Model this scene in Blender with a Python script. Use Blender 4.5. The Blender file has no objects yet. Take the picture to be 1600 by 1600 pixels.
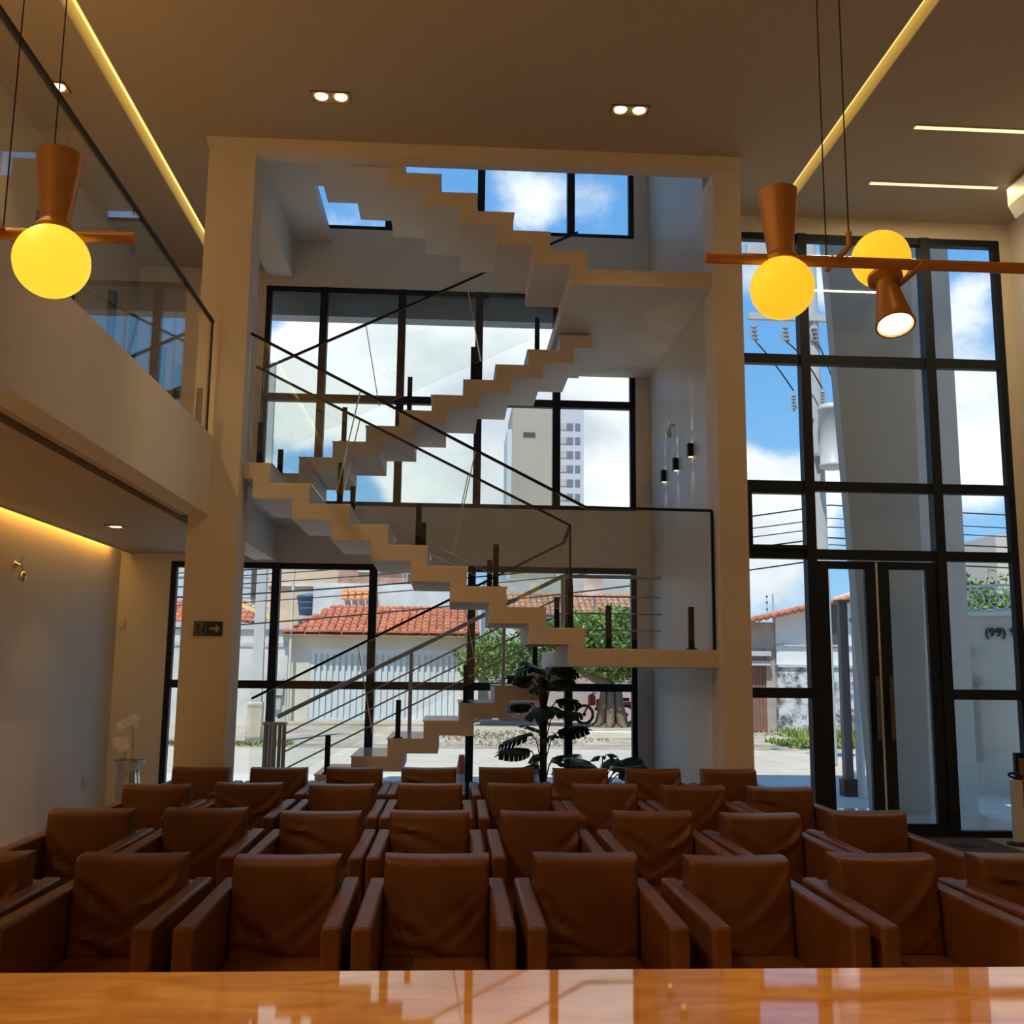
import bpy, bmesh, math, random
from mathutils import Vector, Matrix
random.seed(7)
S = bpy.context.scene
COL = S.collection
PI = math.pi

# ------------------------------------------------------------------ camera
cam_d = bpy.data.cameras.new('camera')
cam = bpy.data.objects.new('camera', cam_d); COL.objects.link(cam)
cam_d.sensor_width = 36.0; cam_d.lens = 36.0; cam_d.clip_end = 2000
_D = Vector((703 - 800, 800 - 1045, 1600)).normalized()
_U = Vector((909 - 800, 800 + 9435, 1600)).normalized()
_U = (_U - _D * _U.dot(_D)).normalized()
_R = _U.cross(_D); _R = _R if _R.x > 0 else -_R
# columns of camera matrix: camera right / up / back written in world axes (X right, Y depth, Z up)
cr = Vector((_R.x, _D.x, _U.x)); cu = Vector((_R.y, _D.y, _U.y)); cf = Vector((_R.z, _D.z, _U.z))
m = Matrix(((cr.x, cu.x, -cf.x, 0), (cr.y, cu.y, -cf.y, 0), (cr.z, cu.z, -cf.z, 1.65), (0, 0, 0, 1)))
cam.matrix_world = m
S.camera = cam

# ------------------------------------------------------------------ view, world, sun
S.view_settings.view_transform = 'Standard'
S.view_settings.look = 'None'
S.view_settings.gamma = 1.0
S.view_settings.use_curve_mapping = False
S.view_settings.exposure = 0.40
S.cycles.transparent_max_bounces = 32
S.cycles.max_bounces = 10
S.cycles.diffuse_bounces = 5

def N(nt, t, **kw):
    n = nt.nodes.new(t)
    for k, v in kw.items(): setattr(n, k, v)
    return n

def build_world():
    w = bpy.data.worlds.new('sky'); S.world = w; w.use_nodes = True
    nt = w.node_tree; nt.nodes.clear(); L = nt.links
    out = N(nt, 'ShaderNodeOutputWorld'); bg = N(nt, 'ShaderNodeBackground')
    L.new(bg.outputs[0], out.inputs[0])
    tc = N(nt, 'ShaderNodeTexCoord'); d = tc.outputs['Generated']
    sep = N(nt, 'ShaderNodeSeparateXYZ'); L.new(d, sep.inputs[0])
    ramp = N(nt, 'ShaderNodeValToRGB'); L.new(sep.outputs[2], ramp.inputs[0])
    e = ramp.color_ramp.elements
    e[0].position = 0.0; e[0].color = (.42, .62, .80, 1)
    e[1].position = .9; e[1].color = (.085, .26, .62, 1)
    for p, c in ((.10, (.26, .52, .80, 1)), (.30, (.15, .39, .74, 1)), (.5, (.115, .33, .70, 1))):
        x = e.new(p); x.color = c
    def noise(scale, detail, rough, off):
        mp = N(nt, 'ShaderNodeMapping'); mp.inputs['Location'].default_value = off
        mp.inputs['Scale'].default_value = (1, 1, 1.5)
        L.new(d, mp.inputs[0])
        n = N(nt, 'ShaderNodeTexNoise'); n.inputs['Scale'].default_value = scale
        n.inputs['Detail'].default_value = detail; n.inputs['Roughness'].default_value = rough
        L.new(mp.outputs[0], n.inputs['Vector']); return n.outputs[0]
    def math_(op, a, b=None, c=None, clamp=False):
        n = N(nt, 'ShaderNodeMath', operation=op); n.use_clamp = clamp
        for i, v in enumerate((a, b, c)):
            if v is None: continue
            if isinstance(v, (int, float)): n.inputs[i].default_value = v
            else: L.new(v, n.inputs[i])
        return n.outputs[0]
    base = noise(3.0, 8, .58, (3.1, 1.7, .4))
    fine = noise(9.0, 10, .62, (1.3, 5.7, 2.4))
    total = math_('MULTIPLY', base, 1.0)
    # cumulus masses: (direction, sharpness, amount)
    for (x, y, z), k, a in CLOUDS:
        v = Vector((x, y, z)).normalized()
        vm = N(nt, 'ShaderNodeVectorMath', operation='DOT_PRODUCT'); L.new(d, vm.inputs[0]); vm.inputs[1].default_value = v
        q = math_('SUBTRACT', vm.outputs['Value'], 1.0)
        q = math_('MULTIPLY', q, k)
        q = math_('EXPONENT', q)
        total = math_('MULTIPLY_ADD', q, a, total)
    total = math_('MULTIPLY_ADD', math_('SUBTRACT', fine, .5), .6, total)
    mr = N(nt, 'ShaderNodeMapRange', interpolation_type='SMOOTHSTEP'); L.new(total, mr.inputs[0])
    mr.inputs[1].default_value = .62; mr.inputs[2].default_value = .88
    shade = noise(5.0, 6, .55, (7.0, 2.2, 9.1))
    cr_ = N(nt, 'ShaderNodeValToRGB'); L.new(shade, cr_.inputs[0])
    cr_.color_ramp.elements[0].position = .36; cr_.color_ramp.elements[0].color = (.60, .64, .69, 1)
    cr_.color_ramp.elements[1].position = .56; cr_.color_ramp.elements[1].color = (1.0, 1.0, 1.0, 1)
    mx = N(nt, 'ShaderNodeMix', data_type='RGBA'); L.new(mr.outputs[0], mx.inputs[0])
    L.new(ramp.outputs[0], mx.inputs[6]); L.new(cr_.outputs[0], mx.inputs[7])
    # ground half of the sphere
    gr = N(nt, 'ShaderNodeMapRange'); L.new(sep.outputs[2], gr.inputs[0]); gr.inputs[1].default_value = -.02; gr.inputs[2].default_value = 0.0
    m2 = N(nt, 'ShaderNodeMix', data_type='RGBA'); L.new(gr.outputs[0], m2.inputs[0])
    m2.inputs[6].default_value = (.28, .25, .21, 1); L.new(mx.outputs[2], m2.inputs[7])
    L.new(m2.outputs[2], bg.inputs[0]); bg.inputs[1].default_value = 1.0

CLOUDS = [((-0.147, 0.946, 0.289), 300, 0.34), ((-0.093, 0.955, 0.281), 260, 0.36), ((-0.020, 0.957, 0.289), 280, 0.36), ((0.054, 0.953, 0.297), 300, 0.36), ((0.092, 0.964, 0.250), 300, 0.30), ((-0.044, 0.968, 0.247), 260, 0.28), ((0.103, 0.949, 0.297), 400, 0.28), ((-0.018, 0.980, 0.200), 420, 0.26), ((0.032, 0.984, 0.176), 420, 0.26), ((-0.036, 0.986, 0.166), 700, 0.22), ((0.150, 0.975, 0.165), 900, 0.36), ((0.118, 0.970, 0.214), 500, 0.22), ((0.181, 0.975, 0.128), 500, 0.30), ((0.129, 0.960, 0.250), 900, 0.20), ((0.303, 0.937, 0.174), 700, 0.34), ((0.293, 0.949, 0.114), 500, 0.26), ((0.299, 0.951, 0.078), 500, 0.22), ((0.346, 0.920, 0.184), 1500, 0.30), ((0.269, 0.945, 0.187), 700, 0.30), ((0.478, 0.855, 0.203), 900, 0.34), ((0.456, 0.872, 0.177), 900, 0.28), ((0.448, 0.857, 0.255), 2500, 0.16), ((0.461, 0.850, 0.253), 2500, 0.16), ((0.449, 0.829, 0.334), 2500, 0.15), ((0.448, 0.841, 0.303), 2500, 0.17), ((0.466, 0.816, 0.341), 2500, 0.13), ((0.274, 0.884, 0.380), 900, 0.30), ((0.337, 0.879, 0.337), 900, 0.30), ((0.055, 0.896, 0.440), 1500, 0.20), ((0.079, 0.897, 0.435), 1500, 0.18), ((0.126, 0.889, 0.439), 2000, 0.17), ((0.139, 0.893, 0.429), 2500, 0.14), ((0.467, 0.879, 0.092), 700, 0.12), ((-0.122, 0.978, 0.172), 700, -0.22), ((-0.092, 0.978, 0.185), 700, -0.22), ((0.158, 0.964, 0.213), 1800, -0.20), ((-0.170, 0.934, 0.315), 2500, -0.22), ((-0.111, 0.940, 0.322), 3000, -0.10), ((0.306, 0.922, 0.238), 500, -0.30), ((0.298, 0.909, 0.290), 700, -0.20), ((0.337, 0.903, 0.265), 600, -0.20), ((-0.014, 0.945, 0.327), 3500, -0.15)]
build_world()

def lamp(name, kind, loc, energy, color, rot=None, **kw):
    d = bpy.data.lights.new(name, kind); d.energy = energy; d.color = color
    for k, v in kw.items(): setattr(d, k, v)
    o = bpy.data.objects.new(name, d); COL.objects.link(o); o.location = loc
    if rot: o.rotation_euler = rot
    return o
def aim(o, tgt):
    o.rotation_euler = (Vector(tgt) - o.location).to_track_quat('-Z', 'Y').to_euler()

sun = lamp('sun', 'SUN', (-10, -20, 40), 4.2, (1.0, .95, .86), angle=.01)
aim(sun, (-10 + 3.0, -20 + 8.2, 40 - 18))
WARM = (1.0, .58, .21)
# warm downlights over the reception side of the hall (behind and above the counter)
for x in (-2.6, 1.5):
    for y in (-.8, 3.0):
        lamp('hall_downlight_beam', 'SPOT', (x, y, 6.58), 32, WARM, (0, 0, 0), spot_size=2.2, spot_blend=.8, shadow_soft_size=.06)
for x in (-2.2, 0, 2.2):
    lamp('counter_light_beam', 'SPOT', (x, .6, 3.3), 46, (1.0, .50, .15), (math.radians(12), 0, 0), spot_size=1.7, spot_blend=.7, shadow_soft_size=.05)
for x, y in ((4.95, 8.57), (4.9, 9.67)):
    lamp('linear_light_beam', 'AREA', (x, y, 6.62), 12, (1.0, .74, .38), (0, 0, 0), shape='RECTANGLE', size=1.5, size_y=.04)
for y, ty in ((4.6, 6.6), (6.6, 8.2)):  # added spots without fixtures, out of view, to brighten the balcony parapet
    aim(lamp('added_parapet_fill', 'SPOT', (1.2, y, 6.58), 75, (1.0, .70, .36), (0, 0, 0), spot_size=.75, spot_blend=1.0, shadow_soft_size=.06), (-2.3, ty, 3.3))
for y in (2.6, 5.1, 7.3):
    lamp('low_downlight_beam', 'SPOT', (-3.5, y, 2.94), 55, (1.0, .66, .32), (0, 0, 0), spot_size=1.7, spot_blend=1.0, shadow_soft_size=.05)
for y in (-.5, 2.6, 5.6):
    lamp('balcony_downlight_beam', 'SPOT', (-3.5, y, 6.58), 150, (1.0, .62, .30), (0, 0, 0), spot_size=2.4, spot_blend=.6, shadow_soft_size=.06)

# ------------------------------------------------------------------ materials
MATS = {}
def mat(name, color, rough=.6, metal=0.0, noise=0.0, nscale=4.0, bump=0.0, bscale=60.0, emit=None, estr=0.0, spec=.5, coat=0.0, stretch=None):
    if name in MATS: return MATS[name]
    M = bpy.data.materials.new(name); M.use_nodes = True; nt = M.node_tree; L = nt.links
    b = nt.nodes['Principled BSDF']
    b.inputs['Base Color'].default_value = (*color, 1); b.inputs['Roughness'].default_value = rough
    b.inputs['Metallic'].default_value = metal; b.inputs['Specular IOR Level'].default_value = spec
    b.inputs['Coat Weight'].default_value = coat
    if emit: b.inputs['Emission Color'].default_value = (*emit, 1); b.inputs['Emission Strength'].default_value = estr
    if noise or bump:
        tc = N(nt, 'ShaderNodeTexCoord'); src = tc.outputs['Object']
        if stretch:
            mp = N(nt, 'ShaderNodeMapping'); mp.inputs['Scale'].default_value = stretch; L.new(src, mp.inputs[0]); src = mp.outputs[0]
    if noise:
        n = N(nt, 'ShaderNodeTexNoise'); n.inputs['Scale'].default_value = nscale; n.inputs['Detail'].default_value = 6; n.inputs['Roughness'].default_value = .6
        L.new(src, n.inputs['Vector'])
        r = N(nt, 'ShaderNodeValToRGB'); L.new(n.outputs[0], r.inputs[0])
        r.color_ramp.elements[0].position = .3; r.color_ramp.elements[1].position = .7
        r.color_ramp.elements[0].color = (*[max(0, c * (1 - noise)) for c in color], 1)
        r.color_ramp.elements[1].color = (*[min(1, c * (1 + noise)) for c in color], 1)
        L.new(r.outputs[0], b.inputs['Base Color'])
    if bump:
        n = N(nt, 'ShaderNodeTexNoise'); n.inputs['Scale'].default_value = bscale; n.inputs['Detail'].default_value = 4
        L.new(src, n.inputs['Vector'])
        bp = N(nt, 'ShaderNodeBump'); bp.inputs['Strength'].default_value = bump; bp.inputs['Distance'].default_value = .01
        L.new(n.outputs[0], bp.inputs['Height']); L.new(bp.outputs[0], b.inputs['Normal'])
    MATS[name] = M; return M

def glass_mat(name, tint, refl=1.0):
    M = bpy.data.materials.new(name); M.use_nodes = True; nt = M.node_tree; nt.nodes.clear(); L = nt.links
    o = N(nt, 'ShaderNodeOutputMaterial'); mx = N(nt, 'ShaderNodeMixShader')
    t = N(nt, 'ShaderNodeBsdfTransparent'); t.inputs[0].default_value = (*tint, 1)
    g = N(nt, 'ShaderNodeBsdfGlossy'); g.inputs['Roughness'].default_value = 0.0; g.inputs[0].default_value = (1, 1, 1, 1)
    ge = N(nt, 'ShaderNodeNewGeometry'); dt = N(nt, 'ShaderNodeVectorMath', operation='DOT_PRODUCT')
    L.new(ge.outputs['Normal'], dt.inputs[0]); L.new(ge.outputs['Incoming'], dt.inputs[1])
    ab = N(nt, 'ShaderNodeMath', operation='ABSOLUTE'); L.new(dt.outputs['Value'], ab.inputs[0])
    iv = N(nt, 'ShaderNodeMath', operation='SUBTRACT'); iv.inputs[0].default_value = 1.0; L.new(ab.outputs[0], iv.inputs[1])
    pw = N(nt, 'ShaderNodeMath', operation='POWER'); L.new(iv.outputs[0], pw.inputs[0]); pw.inputs[1].default_value = 5.0
    k = N(nt, 'ShaderNodeMath', operation='MULTIPLY_ADD'); L.new(pw.outputs[0], k.inputs[0]); k.inputs[1].default_value = .96 * refl; k.inputs[2].default_value = .04 * refl
    L.new(k.outputs[0], mx.inputs[0]); L.new(t.outputs[0], mx.inputs[1]); L.new(g.outputs[0], mx.inputs[2]); L.new(mx.outputs[0], o.inputs[0])
    MATS[name] = M; return M

plaster = mat('plaster', (.78, .73, .66), .75, noise=.04, nscale=1.2, bump=.05, bscale=90)
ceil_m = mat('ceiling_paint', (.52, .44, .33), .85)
stair_m = mat('stair_paint', (.76, .71, .64), .6, noise=.03, nscale=2)
grey_wall = mat('grey_wall', (.64, .60, .53), .45, noise=.03, nscale=1.5)
stone_top = mat('tread_stone', (.78, .78, .76), .12, noise=.12, nscale=5)
floor_m = mat('porcelain', (.55, .47, .37), .08, noise=.06, nscale=2.0)
frame_m = mat('black_aluminium', (.010, .015, .024), .5, spec=.3)
black_m = mat('black_steel', (.009, .010, .013), .5, spec=.3)
steel_m = mat('brushed_steel', (.42, .38, .34), .32, metal=1.0)
chrome_m = mat('chrome', (.72, .68, .6), .14, metal=1.0)
gold_m = mat('bronze_paint', (.42, .20, .065), .38, metal=.35)
white_m = mat('white_plastic', (.72, .71, .68), .4)
dark_m = mat('dark_void', (.01, .009, .008), .9)
glow_y = mat('globe_glow', (1, .6, .1), .4, emit=(1.0, .50, .018), estr=.78)
glow_y2 = mat('globe_glow_pale', (1, .7, .2), .4, emit=(1.0, .66, .035), estr=.76)
glow_w = mat('lamp_glow', (1, .9, .6), .4, emit=(1.0, .80, .36), estr=2.2)
glow_l = mat('linear_glow', (1, .95, .7), .4, emit=(1.0, .88, .48), estr=.85)
cove_m = mat('cove_glow', (.8, .6, .3), .6, emit=(1.0, .76, .25), estr=.85)
cove_under = mat('cove_strip_glow', (.8, .5, .2), .6, emit=(1.0, .58, .12), estr=5.5)
cove_side = mat('cove_paint', (.75, .66, .42), .7)
pane_m = glass_mat('window_glass', (.93, .965, .975))
rail_glass = glass_mat('railing_glass', (.955, .975, .965))

def leather():
    M = mat('leather', (.145, .050, .010), .42, noise=.22, nscale=7, bump=.10, bscale=140, spec=.42)
    return M
leather_m = leather()

def stone_counter():
    M = bpy.data.materials.new('onyx'); M.use_nodes = True; nt = M.node_tree; L = nt.links; b = nt.nodes['Principled BSDF']
    tc = N(nt, 'ShaderNodeTexCoord'); mp = N(nt, 'ShaderNodeMapping'); L.new(tc.outputs['Object'], mp.inputs[0])
    mp.inputs['Rotation'].default_value = (0, 0, .5); mp.inputs['Scale'].default_value = (1.2, 3.6, 1)
    n = N(nt, 'ShaderNodeTexNoise'); n.inputs['Scale'].default_value = 3.2; n.inputs['Detail'].default_value = 9; n.inputs['Distortion'].default_value = 1.2
    L.new(mp.outputs[0], n.inputs['Vector'])
    r = N(nt, 'ShaderNodeValToRGB'); L.new(n.outputs[0], r.inputs[0])
    r.color_ramp.elements[0].position = .32; r.color_ramp.elements[0].color = (.54, .25, .06, 1)
    r.color_ramp.elements[1].position = .68; r.color_ramp.elements[1].color = (.74, .43, .14, 1)
    L.new(r.outputs[0], b.inputs['Base Color']); b.inputs['Roughness'].default_value = .035
    b.inputs['Specular IOR Level'].default_value = .62; b.inputs['Coat Weight'].default_value = 0
    return M
onyx_m = stone_counter()

# ------------------------------------------------------------------ mesh helpers
class MB:
    def __init__(s): s.v = []; s.f = []; s.sm = []
    def add(s, vs, fs, smooth=False):
        o = len(s.v); s.v += [tuple(v) for v in vs]; s.f += [tuple(i + o for i in f) for f in fs]; s.sm += [smooth] * len(fs); return s
    def box(s, x0, x1, y0, y1, z0, z1):
        return s.add([(x0, y0, z0), (x1, y0, z0), (x1, y1, z0), (x0, y1, z0), (x0, y0, z1), (x1, y0, z1), (x1, y1, z1), (x0, y1, z1)],
                     [(0, 3, 2, 1), (4, 5, 6, 7), (0, 1, 5, 4), (1, 2, 6, 5), (2, 3, 7, 6), (3, 0, 4, 7)])
    def prism(s, pts, y0, y1):            # outline in XZ pushed along Y
        n = len(pts); vs = [(x, y0, z) for x, z in pts] + [(x, y1, z) for x, z in pts]
        fs = [tuple(range(n)), tuple(range(2 * n - 1, n - 1, -1))] + [(i, i + n, (i + 1) % n + n, (i + 1) % n) for i in range(n)]
        return s.add(vs, fs)
    def tube(s, pts, r, seg=8, caps=True, rs=None):
        pts = [Vector(p) for p in pts]; n = len(pts); vs = []; fs = []
        up = Vector((0, 0, 1))
        for i, p in enumerate(pts):
            t = (pts[min(i + 1, n - 1)] - pts[max(i - 1, 0)]).normalized()
            a = t.cross(up); a = t.cross(Vector((1, 0, 0))) if a.length < 1e-3 else a
            a.normalize(); b = a.cross(t)
            R = rs[i] if rs else r
            for k in range(seg):
                w = 2 * PI * k / seg; vs.append(p + a * (R * math.cos(w)) + b * (R * math.sin(w)))
        for i in range(n - 1):
            for k in range(seg):
                fs.append((i * seg + k, i * seg + (k + 1) % seg, (i + 1) * seg + (k + 1) % seg, (i + 1) * seg + k))
        s.add(vs, fs, True)
        if caps:
            s.add([vs[k] for k in range(seg)], [tuple(range(seg))]); s.add(vs[(n - 1) * seg:], [tuple(range(seg))[::-1]])
        return s
    def bar(s, a, b, w, h):               # square bar from a to b
        a = Vector(a); b = Vector(b); t = (b - a).normalized()
        u = t.cross(Vector((0, 0, 1))); u = Vector((1, 0, 0)) if u.length < 1e-3 else u.normalized(); n = u.cross(t)
        vs = [p + u * (sx * w / 2) + n * (sy * h / 2) for p in (a, b) for sx, sy in ((-1, -1), (1, -1), (1, 1), (-1, 1))]
        return s.add(vs, [(0, 1, 2, 3), (7, 6, 5, 4), (0, 4, 5, 1), (1, 5, 6, 2), (2, 6, 7, 3), (3, 7, 4, 0)])
    def lathe(s, prof, c=(0, 0, 0), axis=(0, 0, 1), seg=20, wob=None, smooth=True):
        q = Vector((0, 0, 1)).rotation_difference(Vector(axis).normalized()); c = Vector(c); vs = []; fs = []
        for r, z in prof:
            for k in range(seg):
                a = 2 * PI * k / seg; rr = r * (1 + (wob(a, z) if wob else 0)); vs.append(c + q @ Vector((rr * math.cos(a), rr * math.sin(a), z)))
        for i in range(len(prof) - 1):
            for k in range(seg):
                fs.append((i * seg + k, i * seg + (k + 1) % seg, (i + 1) * seg + (k + 1) % seg, (i + 1) * seg + k))
        return s.add(vs, fs, smooth)
    def sphere(s, c, r, seg=20, rings=12):
        if isinstance(r, (int, float)): r = (r, r, r)
        prof = []; vs = []; fs = []
        for i in range(rings + 1):
            t = PI * i / rings
            for k in range(seg):
                a = 2 * PI * k / seg; vs.append((c[0] + r[0] * math.sin(t) * math.cos(a), c[1] + r[1] * math.sin(t) * math.sin(a), c[2] + r[2] * math.cos(t)))
        for i in range(rings):
            for k in range(seg):
                fs.append((i * seg + k, (i + 1) * seg + k, (i + 1) * seg + (k + 1) % seg, i * seg + (k + 1) % seg))
        return s.add(vs, fs, True)
    def rbox(s, x0, x1, y0, y1, z0, z1, r=.02, seg=2):
        bm = bmesh.new(); bmesh.ops.create_cube(bm, size=1)
        for v in bm.verts: v.co = Vector((x0 + (v.co.x + .5) * (x1 - x0), y0 + (v.co.y + .5) * (y1 - y0), z0 + (v.co.z + .5) * (z1 - z0)))
        bmesh.ops.bevel(bm, geom=bm.edges[:], offset=r, segments=seg, affect='EDGES', profile=.5)
        bm.verts.index_update()
        fl = sorted((f.calc_area() for f in bm.faces), reverse=True)[5] * .999
        o = len(s.v)
        s.v += [tuple(v.co) for v in bm.verts]
        for f in bm.faces: s.f.append(tuple(v.index + o for v in f.verts)); s.sm.append(f.calc_area() < fl)
        bm.free(); return s
    def xform(s, M): s.v = [tuple(M @ Vector(v)) for v in s.v]; return s
    def mesh(s, name, mt):
        me = bpy.data.meshes.new(name); me.from_pydata(s.v, [], s.f); me.update()
        if mt: me.materials.append(mt)
        if any(s.sm): me.polygons.foreach_set('use_smooth', s.sm)
        return me

def obj(name, mb, mt, parent=None, **props):
    me = mb.mesh(name, mt) if isinstance(mb, MB) else mb
    o = bpy.data.objects.new(name, me); COL.objects.link(o)
    if parent: o.parent = parent
    for k, v in props.items(): o[k] = v
    return o
def smooth_normals(o, ang=.7):
    me = o.data
    bm = bmesh.new(); bm.from_mesh(me); bmesh.ops.recalc_face_normals(bm, faces=bm.faces[:])
    for e in bm.edges:
        if len(e.link_faces) == 2 and e.calc_face_angle(0) > ang: e.smooth = False
    bm.to_mesh(me); bm.free(); return o
def thing(name, label, cat, loc=(0, 0, 0), group=None):
    o = bpy.data.objects.new(name, None); COL.objects.link(o); o.location = loc; o.empty_display_size = .1
    o['label'] = label; o['category'] = cat
    if group: o['group'] = group
    return o
def struct(name, mb, mt, label):
    return obj(name, mb, mt, None, kind='structure', label=label)
def struct_empty(name, label, loc=(0, 0, 0)):
    o = bpy.data.objects.new(name, None); COL.objects.link(o); o.location = loc; o['kind'] = 'structure'; o['label'] = label; return o
def dup(root, loc=None, label=None, group=None):
    r = root.copy(); COL.objects.link(r)
    if loc is not None: r.location = loc
    if label: r['label'] = label
    if group: r['group'] = group
    for ch in list(root.children):
        c = ch.copy(); COL.objects.link(c); c.parent = r
        for g in list(ch.children):
            d = g.copy(); COL.objects.link(d); d.parent = c
    return r
def text_mesh(body, width=None, height=None, depth=.01, bold=0.0):
    cu_ = bpy.data.curves.new('txt', 'FONT'); cu_.body = body; cu_.extrude = depth / 2; cu_.offset = bold
    t = bpy.data.objects.new('txt', cu_); COL.objects.link(t)
    dg = bpy.context.evaluated_depsgraph_get(); me = bpy.data.meshes.new_from_object(t.evaluated_get(dg))
    bpy.data.objects.remove(t); xs = [v.co.x for v in me.vertices]; ys = [v.co.y for v in me.vertices]
    sx = width / (max(xs) - min(xs)) if width else 1; sy = height / (max(ys) - min(ys)) if height else sx
    if not width: sx = sy
    x0 = min(xs); y0 = min(ys)
    for v in me.vertices: v.co.x = (v.co.x - x0) * sx; v.co.y = (v.co.y - y0) * sy
    return me

# ================================================================== SHELL
XL, XR, YB, YD, YF, ZC = -4.0, 6.16, -3.0, 10.55, 12.6, 6.65
struct('floor', MB().box(XL - .2, XR + .2, YB - .2, YF + .2, -.15, 0), floor_m, 'polished beige porcelain floor of the waiting hall')
struct('wall_left', MB().box(XL - .2, XL, YB, YF + .2, 0, 7.0), mat('plaster_warm_lit', (.80, .70, .55), .75, noise=.04, nscale=1.2, bump=.05, bscale=90), 'plain beige plaster wall along the left side')  # same plaster as elsewhere, tinted so its colour carries warm lamp light
struct('wall_right', MB().box(XR, XR + .2, YB, YD + .1, 0, 7.0), plaster, 'shaded beige wall on the right beside the entrance')
struct('wall_back', MB().box(XL - .2, XR + .2, YB - .2, YB, 0, 7.0), plaster, 'wall behind the reception counter')
# main ceiling with two recessed light slots
cl = MB()
cl.box(XL, -3.07, YB, YF, ZC, 7.0)
cl.box(-2.93, -2.39, YB, YF, ZC, 7.0)
cl.box(-2.39, 2.75, YB, 9.30, ZC, 7.0)
cl.box(2.75, 3.44, YB, YD + .1, ZC, 7.0)
cl.box(3.58, XR, YB, YD + .1, ZC, 7.0)
cl.box(-3.07, -2.93, 12.2, YF, ZC, 7.0); cl.box(3.44, 3.58, 10.25, YD + .1, ZC, 7.0)
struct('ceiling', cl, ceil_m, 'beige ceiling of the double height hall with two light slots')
for i, (a, b, y1) in enumerate(((-3.07, -2.93, 12.2), (3.44, 3.58, 10.25))):
    t = thing('cove_light', ('long recessed light slot over the glass balcony' if i == 0 else 'long recessed light slot over the pendant on the entrance side'), 'ceiling light', ((a + b) / 2, 3, ZC))
    M = Matrix.Translation((-(a + b) / 2, -3, -ZC))
    obj('diffuser', MB().box(a, b, YB, y1, 6.80, 6.99).xform(M), cove_m, t)
    w = MB(); w.box(a, a + .012, YB, y1, ZC, 6.8); w.box(b - .012, b, YB, y1, ZC, 6.8); w.box(a, b, y1 - .012, y1, ZC, 6.8)
    obj('slot_lining', w.xform(M), cove_side, t)
struct('roof', MB().box(XL - .2, XR + .2, YB - .2, 9.5, 7.0, 7.25).box(2.75, XR + .2, 9.5, YD + .2, 7.0, 7.25).box(XL - .2, -2.4, 9.5, YF + .2, 7.26, 7.45), plaster, 'flat roof slab over the hall')

# pillars and the beam in front of the stairwell
struct('pillar_left', MB().box(-2.39, -1.95, 9.3, 9.72, 0, 6.5), plaster, 'square beige pillar left of the staircase carrying the exit sign')
struct('pillar_right', MB().box(2.48, 2.75, 9.3, 9.72, 0, 6.5), plaster, 'square beige pillar between staircase and entrance glazing')
struct('beam', MB().box(-2.39, 2.75, 9.30, 9.44, 6.5, 7.3), plaster, 'beam across the top of the stairwell opening')
struct('trim_1', MB().prism([(-2.39, 6.52), (2.75, 6.52), (2.78, 6.65), (-2.42, 6.65)], 9.27, 9.30), plaster, 'small cornice under the ceiling at the stairwell opening')
# stairwell side wall, top, facade pieces
struct('wall_stairwell', MB().box(2.48, 2.75, 9.72, YF + .2, 0, 9.8), grey_wall, 'smooth grey side wall of the stairwell with small wall lamps')
struct('wall_stairwell_upper', MB().box(-2.4, 2.75, 9.30, 9.44, 7.3, 9.8).box(-2.6, -2.4, 9.5, YF + .2, 7.26, 9.8), plaster, 'upper walls of the stairwell above the hall roof')
struct('ceiling_stairwell', MB().box(-2.6, 2.75, 9.34, YF + .2, 9.6, 9.85), plaster, 'ceiling over the top of the stairwell')
fac = MB()
fac.box(XL, 2.3, YF, YF + .2, 2.91, 3.63); fac.box(XL, 2.3, YF, YF + .2, 6.45, 7.24)
fac.box(2.3, 2.5, YF, YF + .2, 0, 9.6); fac.box(XL, -3.4, YF, YF + .2, 0, 2.91); fac.box(XL, -2.42, YF, YF + .2, 3.63, 6.45)
fac.box(-2.6, -2.16, YF, YF + .2, 7.24, 9.6); fac.box(-2.16, 2.3, YF, YF + .2, 9.2, 9.6)
struct('wall_front', fac, plaster, 'street facade wall with bands between the stairwell windows')
struct('wall_entrance', MB().box(2.75, XR, YD, YD + .2, 6.46, 7.0).box(6.05, XR, YD, YD + .2, 0, 6.46), plaster, 'beige wall strip around the entrance glazing')
# outside concrete shade over the middle window band
sh = MB().box(-2.9, 2.9, 13.0, 13.25, 6.20, 7.1).box(-2.9, 2.9, 12.805, 13.0, 6.95, 7.1)
obj('sun_shade', sh, mat('shade_concrete', (.30, .34, .38), .7), None, label='grey horizontal concrete sun shade outside the middle stairwell window', category='sun shade')

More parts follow.
